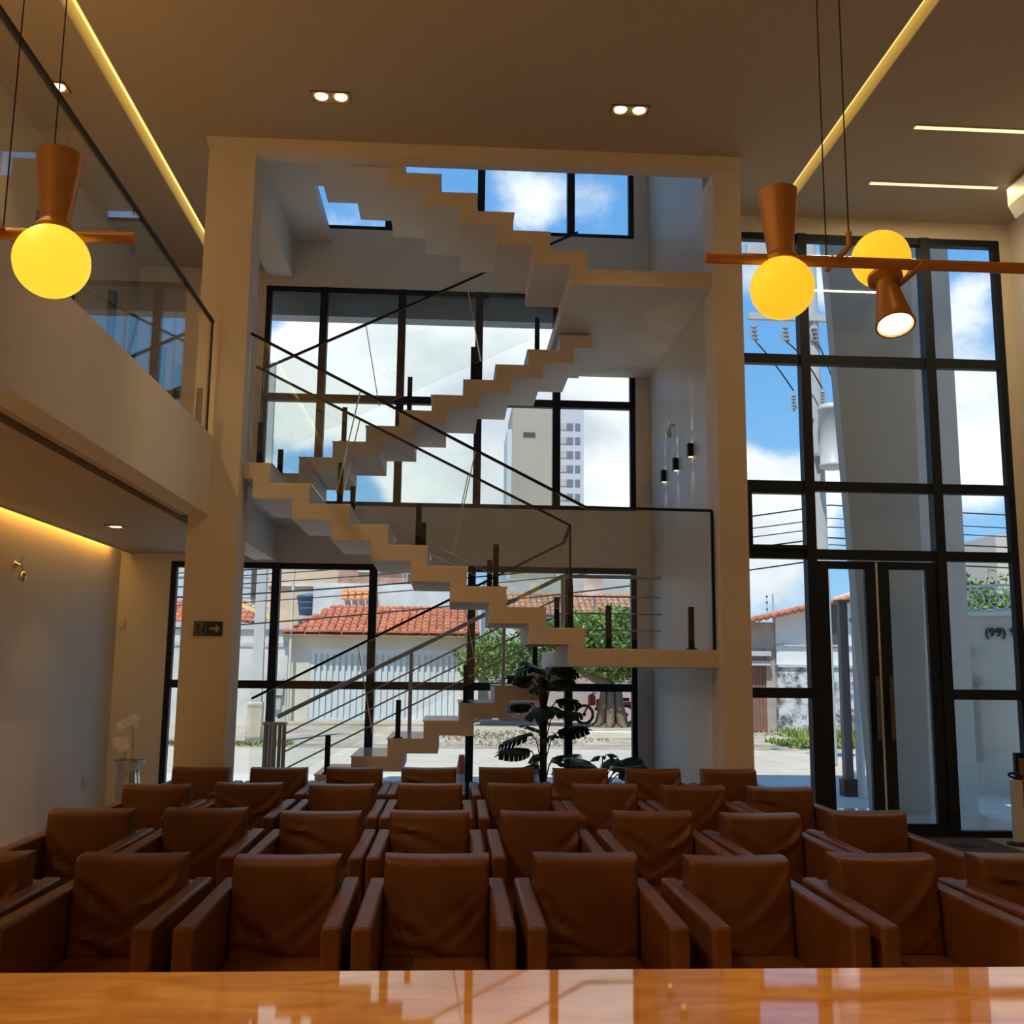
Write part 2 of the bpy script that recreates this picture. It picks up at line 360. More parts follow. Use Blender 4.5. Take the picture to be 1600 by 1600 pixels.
# ---------------- windows
def window(name, label, x0, x1, z0, z1, y, vs, hs, fw=.095, dep=.09, only=None):
    w = struct_empty(name, label, ((x0 + x1) / 2, y, z0)); T = Matrix.Translation((-(x0 + x1) / 2, -y, -z0))
    h = fw / 2
    def f(n, a): obj(n, MB().box(*a).xform(T), frame_m, w)
    f('frame', (x0, x0 + h * 1.4, y, y + dep, z0 + h * 1.2, z1 - h * 1.5)); f('frame', (x1 - h * 1.4, x1, y, y + dep, z0 + h * 1.2, z1 - h * 1.5))
    f('frame', (x0, x1, y, y + dep, z1 - h * 1.5, z1)); f('frame', (x0, x1, y, y + dep, z0, z0 + h * 1.2))
    for v in vs: f('mullion', (v - h, v + h, y - .02, y + dep + .02, z0, z1))
    X = [x0] + list(vs) + [x1]
    for i in range(len(X) - 1):
        Z = [z0] + [q for q in hs if not isinstance(q, tuple)] + [q[0] for q in hs if isinstance(q, tuple) and i in q[1]] + [z1]
        Z.sort()
        if only and i in only: Z = [q for q in Z if q >= only[i]]
        for q in Z[1:-1] if not (only and i in only) else Z[:-1]:
            f('transom', (X[i] + (h if i else h * 1.4), X[i + 1] - (h if i < len(X) - 2 else h * 1.4), y, y + dep, q - h, q + h))
        for k in range(len(Z) - 1):
            obj('pane', MB().box(X[i] + h * .9, X[i + 1] - h * .9, y + dep * .4, y + dep * .4 + .012, Z[k] + h * .9, Z[k + 1] - h * .9).xform(T), pane_m, w)
    return w
w1 = window('window_1', 'black framed floor level window behind the foot of the stairs', -3.4, 2.3, 0, 2.91, YF + .02, (-2.14, -.96, .25, 1.45), (1.44,))
w2 = window('window_2', 'black framed middle window band of the stairwell', -2.42, 2.3, 3.63, 6.45, YF + .02, (-1.69, -.70, .29, 1.29), (5.0,))
w3 = window('window_3', 'black framed top stairwell window with lettering on the glass', -2.16, 2.3, 7.24, 9.2, YF + .02, (-.90, .29, 1.47), ())
w4 = window('window_4', 'tall black framed entrance glazing right of the staircase', 2.75, 6.05, 0, 6.46, YD, (3.79, 5.19), (5.02, 3.62, 2.89, (1.44, (0, 2))), fw=.105, only={1: 2.89})
T4 = Matrix.Translation((-w4.location.x, -w4.location.y, -w4.location.z))
sf = MB(); sf.box(3.02, 3.16, YD - .02, YD + .07, 2.94, 3.57); sf.box(3.16, 3.74, YD - .02, YD + .07, 2.94, 2.98); sf.box(3.16, 3.74, YD - .02, YD + .07, 3.53, 3.57)
obj('sash', sf.xform(T4), frame_m, w4)
# lettering on the top window, reads correctly from the street
tm = text_mesh('CENTRO DE TRATAMENTO REC', width=2.30, height=.155, depth=.01, bold=.012); tm.materials.append(mat('sign_ink', (.01, .015, .03), .6))
tx = obj('lettering', tm, None, w3); tx.rotation_euler = (PI / 2, 0, PI); tx.location = (1.56 - w3.location.x, YF + .09 - w3.location.y, 8.17 - w3.location.z)

# ---------------- entrance door (two leaves)
d1 = struct_empty('door_1', 'black framed double glass entrance door with long pull handles', (4.49, YD, 0))
TD = Matrix.Translation((-4.49, -YD, 0))
def leaf(x0, x1, hx):
    fr = MB(); s = .115
    fr.box(x0, x0 + s, YD + .01, YD + .06, .02, 2.82); fr.box(x1 - s, x1, YD + .01, YD + .06, .02, 2.82)
    fr.box(x0 + s, x1 - s, YD + .01, YD + .06, 2.74, 2.82); fr.box(x0 + s, x1 - s, YD + .01, YD + .06, .02, .13)
    l = obj('leaf', fr.xform(TD), frame_m, d1)
    obj('pane', MB().box(x0 + s, x1 - s, YD + .03, YD + .042, .13, 2.74).xform(TD), pane_m, l)
    hb = MB().bar((hx, YD - .06, .98), (hx, YD - .06, 1.62), .035, .03)
    for z in (1.06, 1.54): hb.bar((hx, YD - .06, z), (hx, YD + .01, z), .03, .03)
    obj('handle', hb.xform(TD), mat('handle_steel', (.16, .14, .12), .3, metal=.8), l)
leaf(3.85, 4.475, 4.42)
obj('gap_light_strip', MB().box(4.478, 4.502, YD + .02, YD + .045, .05, 2.80).xform(TD), mat('gap_light_white', (.85, .85, .84), .5), [c for c in d1.children if c.name.startswith('leaf')][0])  # white strip stands in for daylight showing between the two leaves
leaf(4.505, 5.135, 4.56)

# ---------------- balcony (left)
bal = MB(); bal.box(XL, -2.4, YB, YF, 3.14, 3.5)
struct('floor_upper', bal, plaster, 'upper floor slab over the left side of the hall')
so = MB(); so.box(-3.88, -2.56, YB, YF, 3.0, 3.14); so.box(-2.46, -2.40, YB, 9.3, 3.0, 3.14); so.box(-2.46, -2.40, 9.72, YF, 3.0, 3.14)
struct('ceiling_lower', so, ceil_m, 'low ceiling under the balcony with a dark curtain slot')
struct('trim_2', MB().box(-2.56, -2.46, YB, YF, 3.10, 3.138), dark_m, 'dark slot in the low ceiling under the balcony edge')
struct('wall_balcony', MB().box(-2.40, -2.21, YB, 9.3, 3.0, 3.73), plaster, 'beige parapet band along the edge of the balcony')
struct('beam_stairwell_lower', MB().box(-2.40, -2.15, 9.72, YF, 2.93, 3.5), plaster, 'upper floor edge beam inside the stairwell')
struct('beam_stairwell_upper', MB().box(-2.40, -2.09, 9.72, YF, 6.54, 7.26), plaster, 'second floor edge beam inside the stairwell')
ct = thing('wall_cove_light', 'glowing light slot where the low ceiling meets the left wall', 'ceiling light', (-3.94, 4, 3.1))
obj('diffuser', MB().box(-4.0, -3.88, YB, 12.15, 3.11, 3.135).xform(Matrix.Translation((3.94, -4, -3.1))), cove_under, ct)
obj('lip', MB().box(-3.895, -3.875, YB, YF, 2.985, 3.10).xform(Matrix.Translation((3.94, -4, -3.1))), cove_side, ct)

br = thing('glass_railing', 'frameless glass railing along the balcony edge on short black posts', 'railing', (-2.27, 6, 3.73))
TB = Matrix.Translation((2.27, -6, -3.73))
y = 9.17
while y > -2.9:
    obj('glass_panel', MB().box(-2.245, -2.233, y - 1.17, y, 3.70, 4.77).xform(TB), rail_glass, br)
    for q in (.18, .91):
        obj('short_post', MB().box(-2.29, -2.247, y - q - .03, y - q + .03, 3.73, 4.09).xform(TB), black_m, br)
    y -= 1.19
obj('handrail', MB().box(-2.255, -2.223, -2.9, 9.185, 4.765, 4.79).box(-2.25, -2.228, 9.17, 9.185, 3.73, 4.77).xform(TB), black_m, br)

# ================================================================== STAIRCASE
st = thing('staircase', 'folded plate staircase climbing in four flights between the two pillars', 'staircase', (.2, 11, 0))
TS = Matrix.Translation((-.2, -11, 0))
TH, TX = .14, .155
def flight(steps, y0, y1, sgn, end):
    """steps: (nosing x, top z) bottom to top; sgn +1 climbs to the right. end = x where the flight meets the landing above."""
    top = []; bot = []
    for i, (x, z) in enumerate(steps):
        zl = steps[i - 1][1] if i else z - (steps[1][1] - steps[0][1])
        top += [(x, zl), (x, z)]
    top.append((end, steps[-1][1]))
    bot.append((end, steps[-1][1] - TH))
    for i in range(len(steps) - 1, 0, -1):
        x, z = steps[i]; zl = steps[i - 1][1]
        bot += [(x + sgn * TX, z - TH), (x + sgn * TX, zl - TH)]
    x, z = steps[0]; zl = z - (steps[1][1] - steps[0][1])
    bot += [(x + sgn * TX, z - TH), (x + sgn * TX, zl)]
    pts = top + bot
    return obj('flight', MB().prism(pts, y0, y1).xform(TS), stair_m, st)
def treads(fl, steps, y0, y1, sgn, end):
    for i, (x, z) in enumerate(steps):
        xe = steps[i + 1][0] if i + 1 < len(steps) else end
        a, b = sorted((x - sgn * .012, xe))
        obj('tread', MB().box(a, b, y0 + .012, y1 - .012, z, z + .012).xform(TS), stone_top, fl)
R1 = [(-.997 + .3677 * (k - 4), .1838 * k) for k in range(1, 10)]
F1 = flight(R1, 10.9, 12.1, 1, 1.243); treads(F1, R1, 10.9, 12.1, 1, 1.243)
R2 = [(1.243 - .3677 * (j - 1), 1.838 + .186 * j) for j in range(1, 10)]
F2 = flight(R2, 9.45, 10.65, -1, -1.945); treads(F2, R2, 9.45, 10.65, -1, -1.945)
R3 = [(-2.01 + .351 * (j - 1), 3.512 + .1816 * j) for j in range(1, 11)]
F3 = flight(R3, 10.9, 12.1, 1, 1.5); treads(F3, R3, 10.9, 12.1, 1, 1.5)
R4 = [(1.257 - .3617 * (j - 1), 5.51 + .186 * j) for j in range(1, 10)]
F4 = flight(R4, 9.45, 10.65, -1, -1.80); treads(F4, R4, 9.45, 10.65, -1, -1.80)
def landing(x0, x1, y0, y1, z):
    l = obj('landing', MB().box(x0, x1, y0, y1, z - .152, z).xform(TS), stair_m, st)
    obj('tread', MB().box(x0 + .01, x1, y0 + .012, y1, z, z + .012).xform(TS), stone_top, l)
landing(1.09, 2.477, 9.45, 12.25, 1.838); landing(-2.149, -1.70, 10.655, YF - .005, 3.512)
landing(-2.149, -1.95, 9.725, 10.65, 3.512); landing(-2.089, -1.805, 9.725, 10.65, 7.18)
landing(1.10, 2.477, 9.45, YF - .005, 5.51); landing(-2.089, -1.64, 10.655, YF - .005, 7.18)

# glass stair railings
def rail_z(p, q, x): return p[1] + (q[1] - p[1]) * (x - p[0]) / (q[0] - p[0])
def glass_run(r, y, top, low_off, splits, TT):
    """sheared glass panels under a straight rail: top = ((x,z),(x,z)), low_off below the rail."""
    (xa, za), (xb, zb) = top
    sl = (zb - za) / (xb - xa); xs = [xa] + splits + [xb]
    for a, b in zip(xs[:-1], xs[1:]):
        k = low_off * sl * .35                # joints lean with the flight
        la = a + (k if a != xa else 0); lb = b + (k if b != xb else 0)
        z = lambda x: za + sl * (x - xa)
        P = [(a + .006, z(a)), (b - .006, z(b)), (lb - .006, z(lb) - low_off), (la + .006, z(la) - low_off)]
        obj('glass_panel', MB().prism(P, y - .006, y + .006).xform(TT), rail_glass, r)
    for a in splits:
        k = low_off * sl * .35; z = za + sl * (a - xa)
        obj('glass_edge', MB().prism([(a - .005, z), (a + .005, z), (a + k + .005, z + sl * k - low_off), (a + k - .005, z + sl * k - low_off)], y - .006, y + .006).xform(TT), edge_m, r)
    obj('handrail', MB().bar((xa, y, za + .012), (xb, y, zb + .012), .03, .024).xform(TT), black_m, r)
def post(r, x, y, z0, h, TT, w=.052):
    m_ = MB().box(x - w / 2, x + w / 2, y - .02, y + .02, z0, z0 + h); m_.box(x - w / 2 - .02, x + w / 2 + .02, y - .035, y + .035, z0, z0 + .012)
    obj('short_post', m_.xform(TT), black_m, r)
def railing(label, loc):
    r = thing('stair_railing', label, 'railing', loc); return r, Matrix.Translation((-loc[0], -loc[1], -loc[2]))
edge_m = mat('glass_edge', (.62, .72, .68), .2)
# A: front side of the second flight and first landing
r, T = railing('glass railing on the hall side of the lower front flight and landing', (.3, 9.5, 2.0))
glass_run(r, 9.5, ((-1.95, 4.77), (1.25, 3.16)), 1.08, [-.9, .2], T)
glass_run(r, 9.5, ((1.25, 3.16), (2.46, 3.15)), 1.22, [], T)
obj('handrail', MB().box(2.445, 2.47, 9.485, 9.515, 1.85, 3.16).xform(T), black_m, r)
for x, z in ((-1.82, 3.524), (-1.06, 3.152), (-.32, 2.78), (.41, 2.408), (1.11, 2.036), (1.47, 1.85), (2.25, 1.85)): post(r, x, 9.54, z, .40, T)
# B: inner side of the second flight
r, T = railing('glass railing on the inner side of the lower front flight', (-.4, 10.6, 2.2))
glass_run(r, 10.6, ((-2.10, 4.77), (1.23, 3.14)), 1.02, [-1.0, .15], T)
for x, z in ((-1.80, 3.524), (-1.04, 3.152), (-.30, 2.78), (.39, 2.408), (1.09, 2.036)): post(r, x, 10.56, z, .36, T)
obj('handrail', MB().box(1.222, 1.240, 10.59, 10.61, 2.1, 3.15).bar((1.23, 10.61, 3.15), (1.2, 10.94, 3.012), .03, .024).xform(T), black_m, r)
# C: inner side of the first flight
r, T = railing('glass railing with thin black rail on the lowest flight', (-.4, 10.95, .6))
glass_run(r, 10.95, ((-2.05, 1.31), (1.2, 3.0)), 1.0, [-.97, .12], T)
for x, z in ((-1.98, .012), (-1.25, .563), (-.53, .931), (.17, 1.299), (.9, 1.666)): post(r, x, 10.97, z, .39, T)
# D: inner side of the third flight
r, T = railing('glass railing with thin black rail on the upper rear flight', (-.6, 10.95, 4))
glass_run(r, 10.95, ((-2.09, 4.85), (1.35, 6.55)), 1.0, [-1.0, .1], T)
for x, z in ((-1.2, 4.07), (-.5, 4.432), (.19, 4.795), (.9, 5.158)): post(r, x, 10.98, z, .39, T)
# steel railing on the window side of the first flight
r, T = railing('brushed steel bar railing along the window side of the lowest flight', (-.3, 12.0, .5))
za = lambda x: 1.087 + (x + 1.95) * (2.745 - 1.087) / (1.31 + 1.95)
obj('handrail', MB().tube([(-1.95, 12.02, za(-1.95)), (1.31, 12.02, 2.745), (2.5, 12.02, 2.745)], .024, 8).xform(T), steel_m, r)
for off in (.235, .435, .63):
    obj('rail_bar', MB().tube([(-1.85, 12.02, za(-1.85) - off), (1.31, 12.02, 2.745 - off), (2.5, 12.02, 2.745 - off)], .0105, 6).xform(T), steel_m, r)
for x, z in ((-.45, .93), (.62, 1.48), (1.31, 1.85)):
    obj('post', MB().tube([(x, 12.03, z), (x, 12.03, za(x))], .023, 8).xform(T), steel_m, r)
nw = struct_empty; ne = obj('newel', MB().box(-2.10, -1.84, 11.95, 12.09, 0, .04).box(-2.10, -1.84, 11.95, 12.09, 1.0, 1.03).xform(T), steel_m, r)
for k in range(5):
    obj('newel_bar', MB().tube([(-2.075 + k * .053, 12.0 + .02 * (k % 2), .04), (-2.075 + k * .053, 12.0 + .02 * (k % 2), 1.0)], .023, 8).xform(T), steel_m, ne)

# ================================================================== RECEPTION COUNTER
rc = thing('reception_counter', 'polished honey coloured stone reception counter in front of the chairs', 'counter', (.5, 1.6, 0))
TC = Matrix.Translation((-.5, -1.6, 0))
obj('worktop', MB().rbox(-3.2, 4.6, 1.25, 2.185, 1.01, 1.05, .004, 1).xform(TC), onyx_m, rc)
obj('front_panel', MB().box(-3.1, 4.5, 2.08, 2.13, 0, 1.01).xform(TC), onyx_m, rc)
for x in (-3.0, 4.4): obj('side_panel', MB().box(x - .04, x + .04, 1.35, 2.08, 0, 1.01).xform(TC), plaster, rc)

# ================================================================== ARMCHAIRS
def cushion(seed, w=.472, h=.42, t=.15):
    rnd = random.Random(seed); nx, nz = 30, 26; ws = []
    for k in range(rnd.randint(5, 9)):
        side = rnd.choice((-1, 1)); x0 = side * w * .5; z0 = rnd.uniform(.1, .95) * h; x1 = side * rnd.uniform(-.15, .12); z1 = max(0, z0 - rnd.uniform(.10, .3))
        ws.append((x0, z0, x1, z1, rnd.uniform(.006, .015), rnd.uniform(.009, .018)))
    def wr(x, z):
        s = 0
        for x0, z0, x1, z1, a, wd in ws:
            dx, dz = x1 - x0, z1 - z0; l2 = dx * dx + dz * dz
            u = ((x - x0) * dx + (z - z0) * dz) / l2
            if -.05 < u < 1.05:
                bow = .03 * math.sin(PI * min(1, max(0, u)))
                dd = ((x - x0) * dz - (z - z0) * dx) / math.sqrt(l2) + bow
                f = math.exp(-(dd / wd) ** 2) - .7 * math.exp(-((dd - 1.9 * wd) / wd) ** 2)
                s += a * f * math.sin(PI * min(1, max(0, u * .9 + .1)))
        return s
    vs = []; fs = []
    for j in range(nz + 1):
        for i in range(nx + 1):
            u = math.sin((i / nx - .5) * PI * .98) / math.sin(PI * .49); v = math.sin((j / nz - .5) * PI * .98) / math.sin(PI * .49)
            e = (1 - abs(u) ** 30) ** .5 * (1 - abs(v) ** 34) ** .5
            x = u * w / 2; z = (v + 1) / 2 * h
            puff = .012 * (1 - u * u) * (1 - v * v)
            lean = (v + 1) / 2 * .055
            vs.append((x * (1 - .012 * (1 - e)), -(t * .5 * e + puff) - wr(x, z) * e + lean, .40 + z * 1.0 - (.006 * (1 - abs(u) ** 2) if v > .9 else 0)))
    for j in range(nz):
        for i in range(nx):
            a = j * (nx + 1) + i; fs.append((a, a + 1, a + nx + 2, a + nx + 1))
    mb = MB().add(vs, fs, True)
    # back and rim
    rim = [i for i in range(nx + 1)] + [(j + 1) * (nx + 1) - 1 for j in range(1, nz + 1)] + [nz * (nx + 1) + i for i in range(nx - 1, -1, -1)] + [j * (nx + 1) for j in range(nz - 1, 0, -1)]
    bk = []
    for i in rim:
        x, y_, z = vs[i]; bk.append((x, t * .5 + (z - .40) / h * .055, z))
    o = len(mb.v); mb.v += bk; n = len(rim)
    for k in range(n): mb.f.append((rim[k], o + k, o + (k + 1) % n, rim[(k + 1) % n])); mb.sm.append(True)
    mb.f.append(tuple(range(o, o + n))[::-1]); mb.sm.append(False)
    return mb
cush = [smooth_normals(obj('backrest', cushion(s), leather_m), 1.1).data for s in (3, 11, 23, 31, 47, 58)]
for o in [o for o in bpy.data.objects if o.name.startswith('backrest')]: bpy.data.objects.remove(o)
W2 = .311
def arm_mb(sx):
    m_ = MB().rbox(W2 - .078, W2, -.70, .25, .07, .69, .016, 3)
    if sx < 0: m_.v = [(-x, y, z) for x, y, z in m_.v]; m_.f = [f[::-1] for f in m_.f]
    return m_
seat_me = smooth_normals(obj('seat', MB().rbox(-.231, .231, -.69, .0, .26, .42, .03, 3), leather_m)); ame = [arm_mb(s).mesh('armrest', leather_m) for s in (-1, 1)]
fr_me = MB().rbox(-.231, .231, .10, .245, .07, .68, .015, 2).box(-.231, .231, -.66, .10, .09, .26).mesh('frame', leather_m)
leg_me = MB().box(-.025, .025, -.025, .025, 0, .07).mesh('foot', black_m)
sm_ = seat_me.data; bpy.data.objects.remove(seat_me)
ORD = ['first', 'second', 'third', 'fourth', 'fifth', 'sixth', 'seventh', 'eighth']
proto = thing('armchair', '', 'chair')
obj('seat', sm_, None, proto); obj('backrest', cush[0], None, proto); obj('frame', fr_me, None, proto)
for a in ame: obj('armrest', a, None, proto)
for sx in (-1, 1):
    for yy in (-.62, .18):
        f = obj('foot', leg_me, None, proto); f.location = (sx * .265, yy, 0)
ROWS = [(4.75, -2.07, .677, 'the row nearest the stone counter', 'armchairs in the row nearest the counter'),
        (6.20, -2.05, .653, 'the second row from the counter', 'armchairs in the second row'),
        (7.60, -2.06, .644, 'the third row from the counter', 'armchairs in the third row'),
        (8.86, -2.06, .637, 'the last row before the staircase', 'armchairs in the last row')]
first = True
rr = random.Random(5)
for ri, (y, x0, dx, rn, grp) in enumerate(ROWS):
    for k in range(8):
        x = x0 + dx * k + rr.uniform(-.012, .012); yy = y + rr.uniform(-.02, .02)
        lab = 'brown leather armchair, %s from the left wall in %s' % (ORD[k], rn)
        if first: c = proto; c.location = (x, yy, 0); c['label'] = lab; c['group'] = grp; first = False
        else: c = dup(proto, (x, yy, 0), lab, grp)
        c.rotation_euler = (0, 0, rr.uniform(-.012, .012))
        for ch in c.children:
            if ch.name.startswith('backrest'): ch.data = cush[(ri * 3 + k * 5 + (k // 3)) % 6]; ch.location.z = rr.uniform(-.008, .008)

# ================================================================== PENDANTS
def pendant(label, xs, cables, rods, units, glow):
    x0, x1 = xs; Y, Z = 2.8, 2.843
    t = thing('pendant_lamp', label, 'lamp', ((x0 + x1) / 2, Y, Z)); T = Matrix.Translation((-(x0 + x1) / 2, -Y, -Z))
    obj('bar', MB().tube([(x0, Y, Z), (x1, Y, Z)], .0165, 12).xform(T), gold_m, t)
    for cx, cy, zb in cables: obj('cable', MB().tube([(cx, cy, zb), (cx, cy, ZC)], .0022, 5).xform(T), black_m, t)
    for rx in rods: obj('rod', MB().tube([(rx, Y - .09, Z + .012), (rx, Y + .09, Z + .012)], .0085, 8).tube([(rx, Y - .085, Z + .01), (rx, Y - .085, Z + .055)], .009, 8).xform(T), gold_m, t)
    for gc, r, ax, ln, r0, r1, lit in units:
        g = obj('globe', MB().sphere(gc, r, 28, 18).xform(T), glow, t)
        a = Vector(ax).normalized(); c0 = Vector(gc) + a * (r * .86)
        prof = [(.001, 0), (.052, 0), (.052, .012), (r0, .03), (r0, .035), (r1, .035 + ln), (r1 - .006, .035 + ln), (r1 - .010, .03 + ln - .01), (.001, .02 + ln)]
        obj('shade', MB().lathe(prof, c0, a, 28).xform(T), gold_m, t)
        smooth_normals(t.children[-1], .5)
        if lit:
            obj('bulb', MB().lathe([(.001, .0), (r1 * .82, .0), (r1 * .82, .004), (.001, .006)], c0 + a * (.035 + ln - .010), a, 24).xform(T), mat('spot_glow', (1, .95, .8), .4, emit=(1, .93, .72), estr=4.0), t)
    return t
pendant('bronze bar pendant on the right with two orange globes', (.72, 2.45), [(1.115, 2.89, 2.855), (1.115, 2.715, 2.90), (2.2, 2.89, 2.855), (2.2, 2.715, 2.90)], [1.115, 2.2],
        [((.945, 2.8, 2.757), .092, (0, .05, 1), .19, .038, .058, False), ((1.315, 2.96, 2.925), .089, (-.05, -.40, -.91), .165, .030, .058, True)], glow_y)
obj('rod', MB().tube([(0, -.06, 0), (0, .2, 0)], .009, 8), gold_m, bpy.data.objects['pendant_lamp']).location = (1.345 - 1.585, 0, -.02)
pendant('bronze bar pendant on the left with a yellow globe', (-2.6, -.91), [(-1.275, 2.8, 2.86), (-1.175, 2.85, 3.05), (-2.3, 2.8, 2.86)], [-1.275, -2.3],
        [((-1.135, 2.8, 2.765), .103, (-.02, .05, 1), .20, .040, .066, False)], glow_y2)

# ================================================================== CEILING FIXTURES
def downlight(label, x, y, z, n=2, en=14):
    t = thing('downlight', label, 'ceiling light', (x, y, z)); w = .17 * n / 2
    fr = MB(); h = .085
    fr.box(-w, w, -h, -h + .012, -.012, 0); fr.box(-w, w, h - .012, h, -.012, 0); fr.box(-w, -w + .012, -h, h, -.012, 0); fr.box(w - .012, w, -h, h, -.012, 0)
    obj('trim_frame', fr, gold_m, t)
    for k in range(n):
        cx = -w + .17 * (k + .5)
        obj('lens', MB().lathe([(.001, -.016), (.055, -.012), (.058, 0)], (cx, 0, 0), seg=16), glow_w, t)
    l = lamp('downlight_beam', 'SPOT', (x, y, z - .05), en, (1.0, .66, .3), None, spot_size=1.5, spot_blend=.6, shadow_soft_size=.05)
downlight('twin square downlight in the ceiling above the left pillar side', -1.15, 8.49, ZC)
downlight('twin square downlight in the ceiling above the right pillar side', 1.52, 8.5, ZC)
downlight('square downlight in the ceiling over the balcony', -3.52, 8.52, ZC, 1, 8)
downlight('small downlight in the low ceiling under the balcony', -3.3, 10.16, 3.0, 1, 5)
for x0, x1, y, lb in ((4.19, 5.75, 8.57, 'thin linear ceiling light nearer the counter on the entrance side'), (4.22, 5.56, 9.67, 'thin linear ceiling light nearest the entrance glazing')):
    t = thing('linear_light', lb, 'ceiling light', ((x0 + x1) / 2, y, ZC)); w = (x1 - x0) / 2
    obj('housing', MB().box(-w - .02, w + .02, -.03, .03, -.012, 0), white_m, t); obj('diffuser', MB().box(-w, w, -.022, .022, -.018, -.011), glow_l, t)
ac = thing('air_conditioner', 'white air conditioning unit under the ceiling on the right wall', 'air conditioner', (5.865, 8.4, 6.42))
prof = [(.25, -.22), (-.02, -.22), (-.17, -.15), (-.24, -.02), (-.24, .16), (-.2, .22), (.25, .22)]
obj('casing', MB().prism(prof, -1.1, 1.15), white_m, ac)
obj('end_cap', MB().prism([(x * .99 - .004, z * .99) for x, z in prof], 1.15, 1.19), white_m, ac)
obj('louver', MB().bar((-.10, -1.0, -.20), (-.10, 1.0, -.20), .12, .01), mat('ac_louver', (.5, .5, .49), .5), ac)
obj('pipe', MB().tube([(.1, 1.19, .1), (.1, 1.30, .12), (.2, 1.3, .12)], .025, 8), white_m, ac)

# ================================================================== WALL FITTINGS
for i, (y, lb) in enumerate(((11.68, 'lowest'), (11.03, 'middle'), (10.33, 'upper'))):
    z = 3.91 + .01 * i
    lb = ('black up and down wall lamp nearest the street window', 'black up and down wall lamp between the other two', 'black up and down wall lamp nearest the right pillar')[i]
    t = thing('wall_lamp', lb, 'lamp', (2.5, y, z), 'wall lamps beside the stairs')
    obj('body', MB().box(-.075, 0, -.035, .035, -.07, .07), black_m, t)
    obj('back_plate', MB().box(-.012, 0, -.05, .05, -.085, -.055), black_m, t)
    for s in (-1, 1):
        obj('lens', MB().box(-.06, -.015, -.025, .025, .0701 * s - .001, .0701 * s + .001), glow_w, t)
        l = lamp('wall_lamp_beam', 'SPOT', (2.435, y, z + s * .085), 1.6, (1, .68, .35), (0 if s < 0 else PI, 0, 0), spot_size=.75, spot_blend=.5, shadow_soft_size=.01)
def wall_camera(label, loc, sx):
    t = thing('wall_camera', label, 'camera', loc)
    obj('mount', MB().lathe([(.001, 0), (.035, 0), (.035, .012), (.012, .03), (.012, .07)], (0, 0, .05), (sx, 0, 0), 14), chrome_m, t)
    obj('arm', MB().tube([(sx * .06, 0, .05), (sx * .07, 0, .13)], .010, 8).tube([(sx * .06, 0, .05), (sx * .075, 0, -.03)], .012, 8), chrome_m, t)
    obj('head', MB().sphere((sx * .08, 0, -.06), (.035, .04, .05), 14, 10), chrome_m, t)
wall_camera('small chrome spot fitting on the wall above the three wall lamps', (2.5, 11.2, 4.36), -1)
wall_camera('small chrome spot fitting high on the left wall below the light slot', (-4.0, 9.6, 2.5), 1)
def plate(name, label, cat, loc, dims, slots=0, face='x'):
    t = thing(name, label, cat, loc); a, b, c = dims
    obj('cover', MB().rbox(-a, a, -b, b, -c, c, min(a, b, c) * .4, 2), white_m, t)
    for k in range(slots):
        obj('socket', MB().box(a - .001 if face == 'x' else -.012, a + .003 if face == 'x' else .012, -.012 if face == 'x' else -b - .003, .012 if face == 'x' else -b + .001, -.035 + k * .045, -.018 + k * .045), dark_m, t)
plate('switch_box', 'small white box on the facade wall beside the wall lamps', 'box', (2.43, YF - .02, 3.93), (.04, .02, .055))
plate('alarm_box', 'small white box on the wall corner above the orchid vase', 'box', (-3.93, YF - .02, 2.14), (.035, .02, .05))
plate('wall_socket', 'white socket plate low on the left wall', 'socket', (-3.99, 11.85, .36), (.008, .04, .07), 2)

es = thing('exit_sign', 'dark green exit sign with runner and arrow on the left pillar', 'sign', (-2.15, 9.295, 1.98))
green_m = mat('sign_green', (.010, .042, .028), .5); pale = mat('sign_pale', (.42, .42, .30), .6)
obj('plate', MB().box(-.125, .125, -.006, .004, -.064, .064), green_m, es)
ar = MB().prism([(.01, -.011), (.065, -.011), (.065, -.038), (.105, 0), (.065, .038), (.065, .011), (.01, .011)], -.009, -.006)
obj('arrow', ar, pale, es)
rn = MB()
rn.prism([(-.112, -.05), (-.107, -.05), (-.107, .05), (-.112, .05)], -.009, -.006)
rn.prism([(-.107, .045), (-.028, .045), (-.028, .05), (-.107, .05)], -.009, -.006); rn.prism([(-.107, -.05), (-.028, -.05), (-.028, -.045), (-.107, -.045)], -.009, -.006)
rn.lathe([(.001, 0), (.010, 0), (.010, .003), (.001, .003)], (-.056, -.006, .032), (0, -1, 0), 10)
for a, b, w in (((-.062, .02), (-.072, -.008), .015), ((-.072, -.008), (-.055, -.020), .010), ((-.055, -.020), (-.062, -.040), .009), ((-.072, -.008), (-.084, -.022), .010), ((-.084, -.022), (-.100, -.026), .008), ((-.062, .016), (-.045, .004), .008), ((-.045, .004), (-.034, .010), .007), ((-.063, .016), (-.084, .014), .008), ((-.084, .014), (-.090, .002), .007)):
    rn.bar((a[0], -.0075, a[1]), (b[0], -.0075, b[1]), w, .003)
obj('runner', rn, pale, es)
obj('divider', MB().box(-.022, -.019, -.009, -.006, -.06, .06), pale, es)

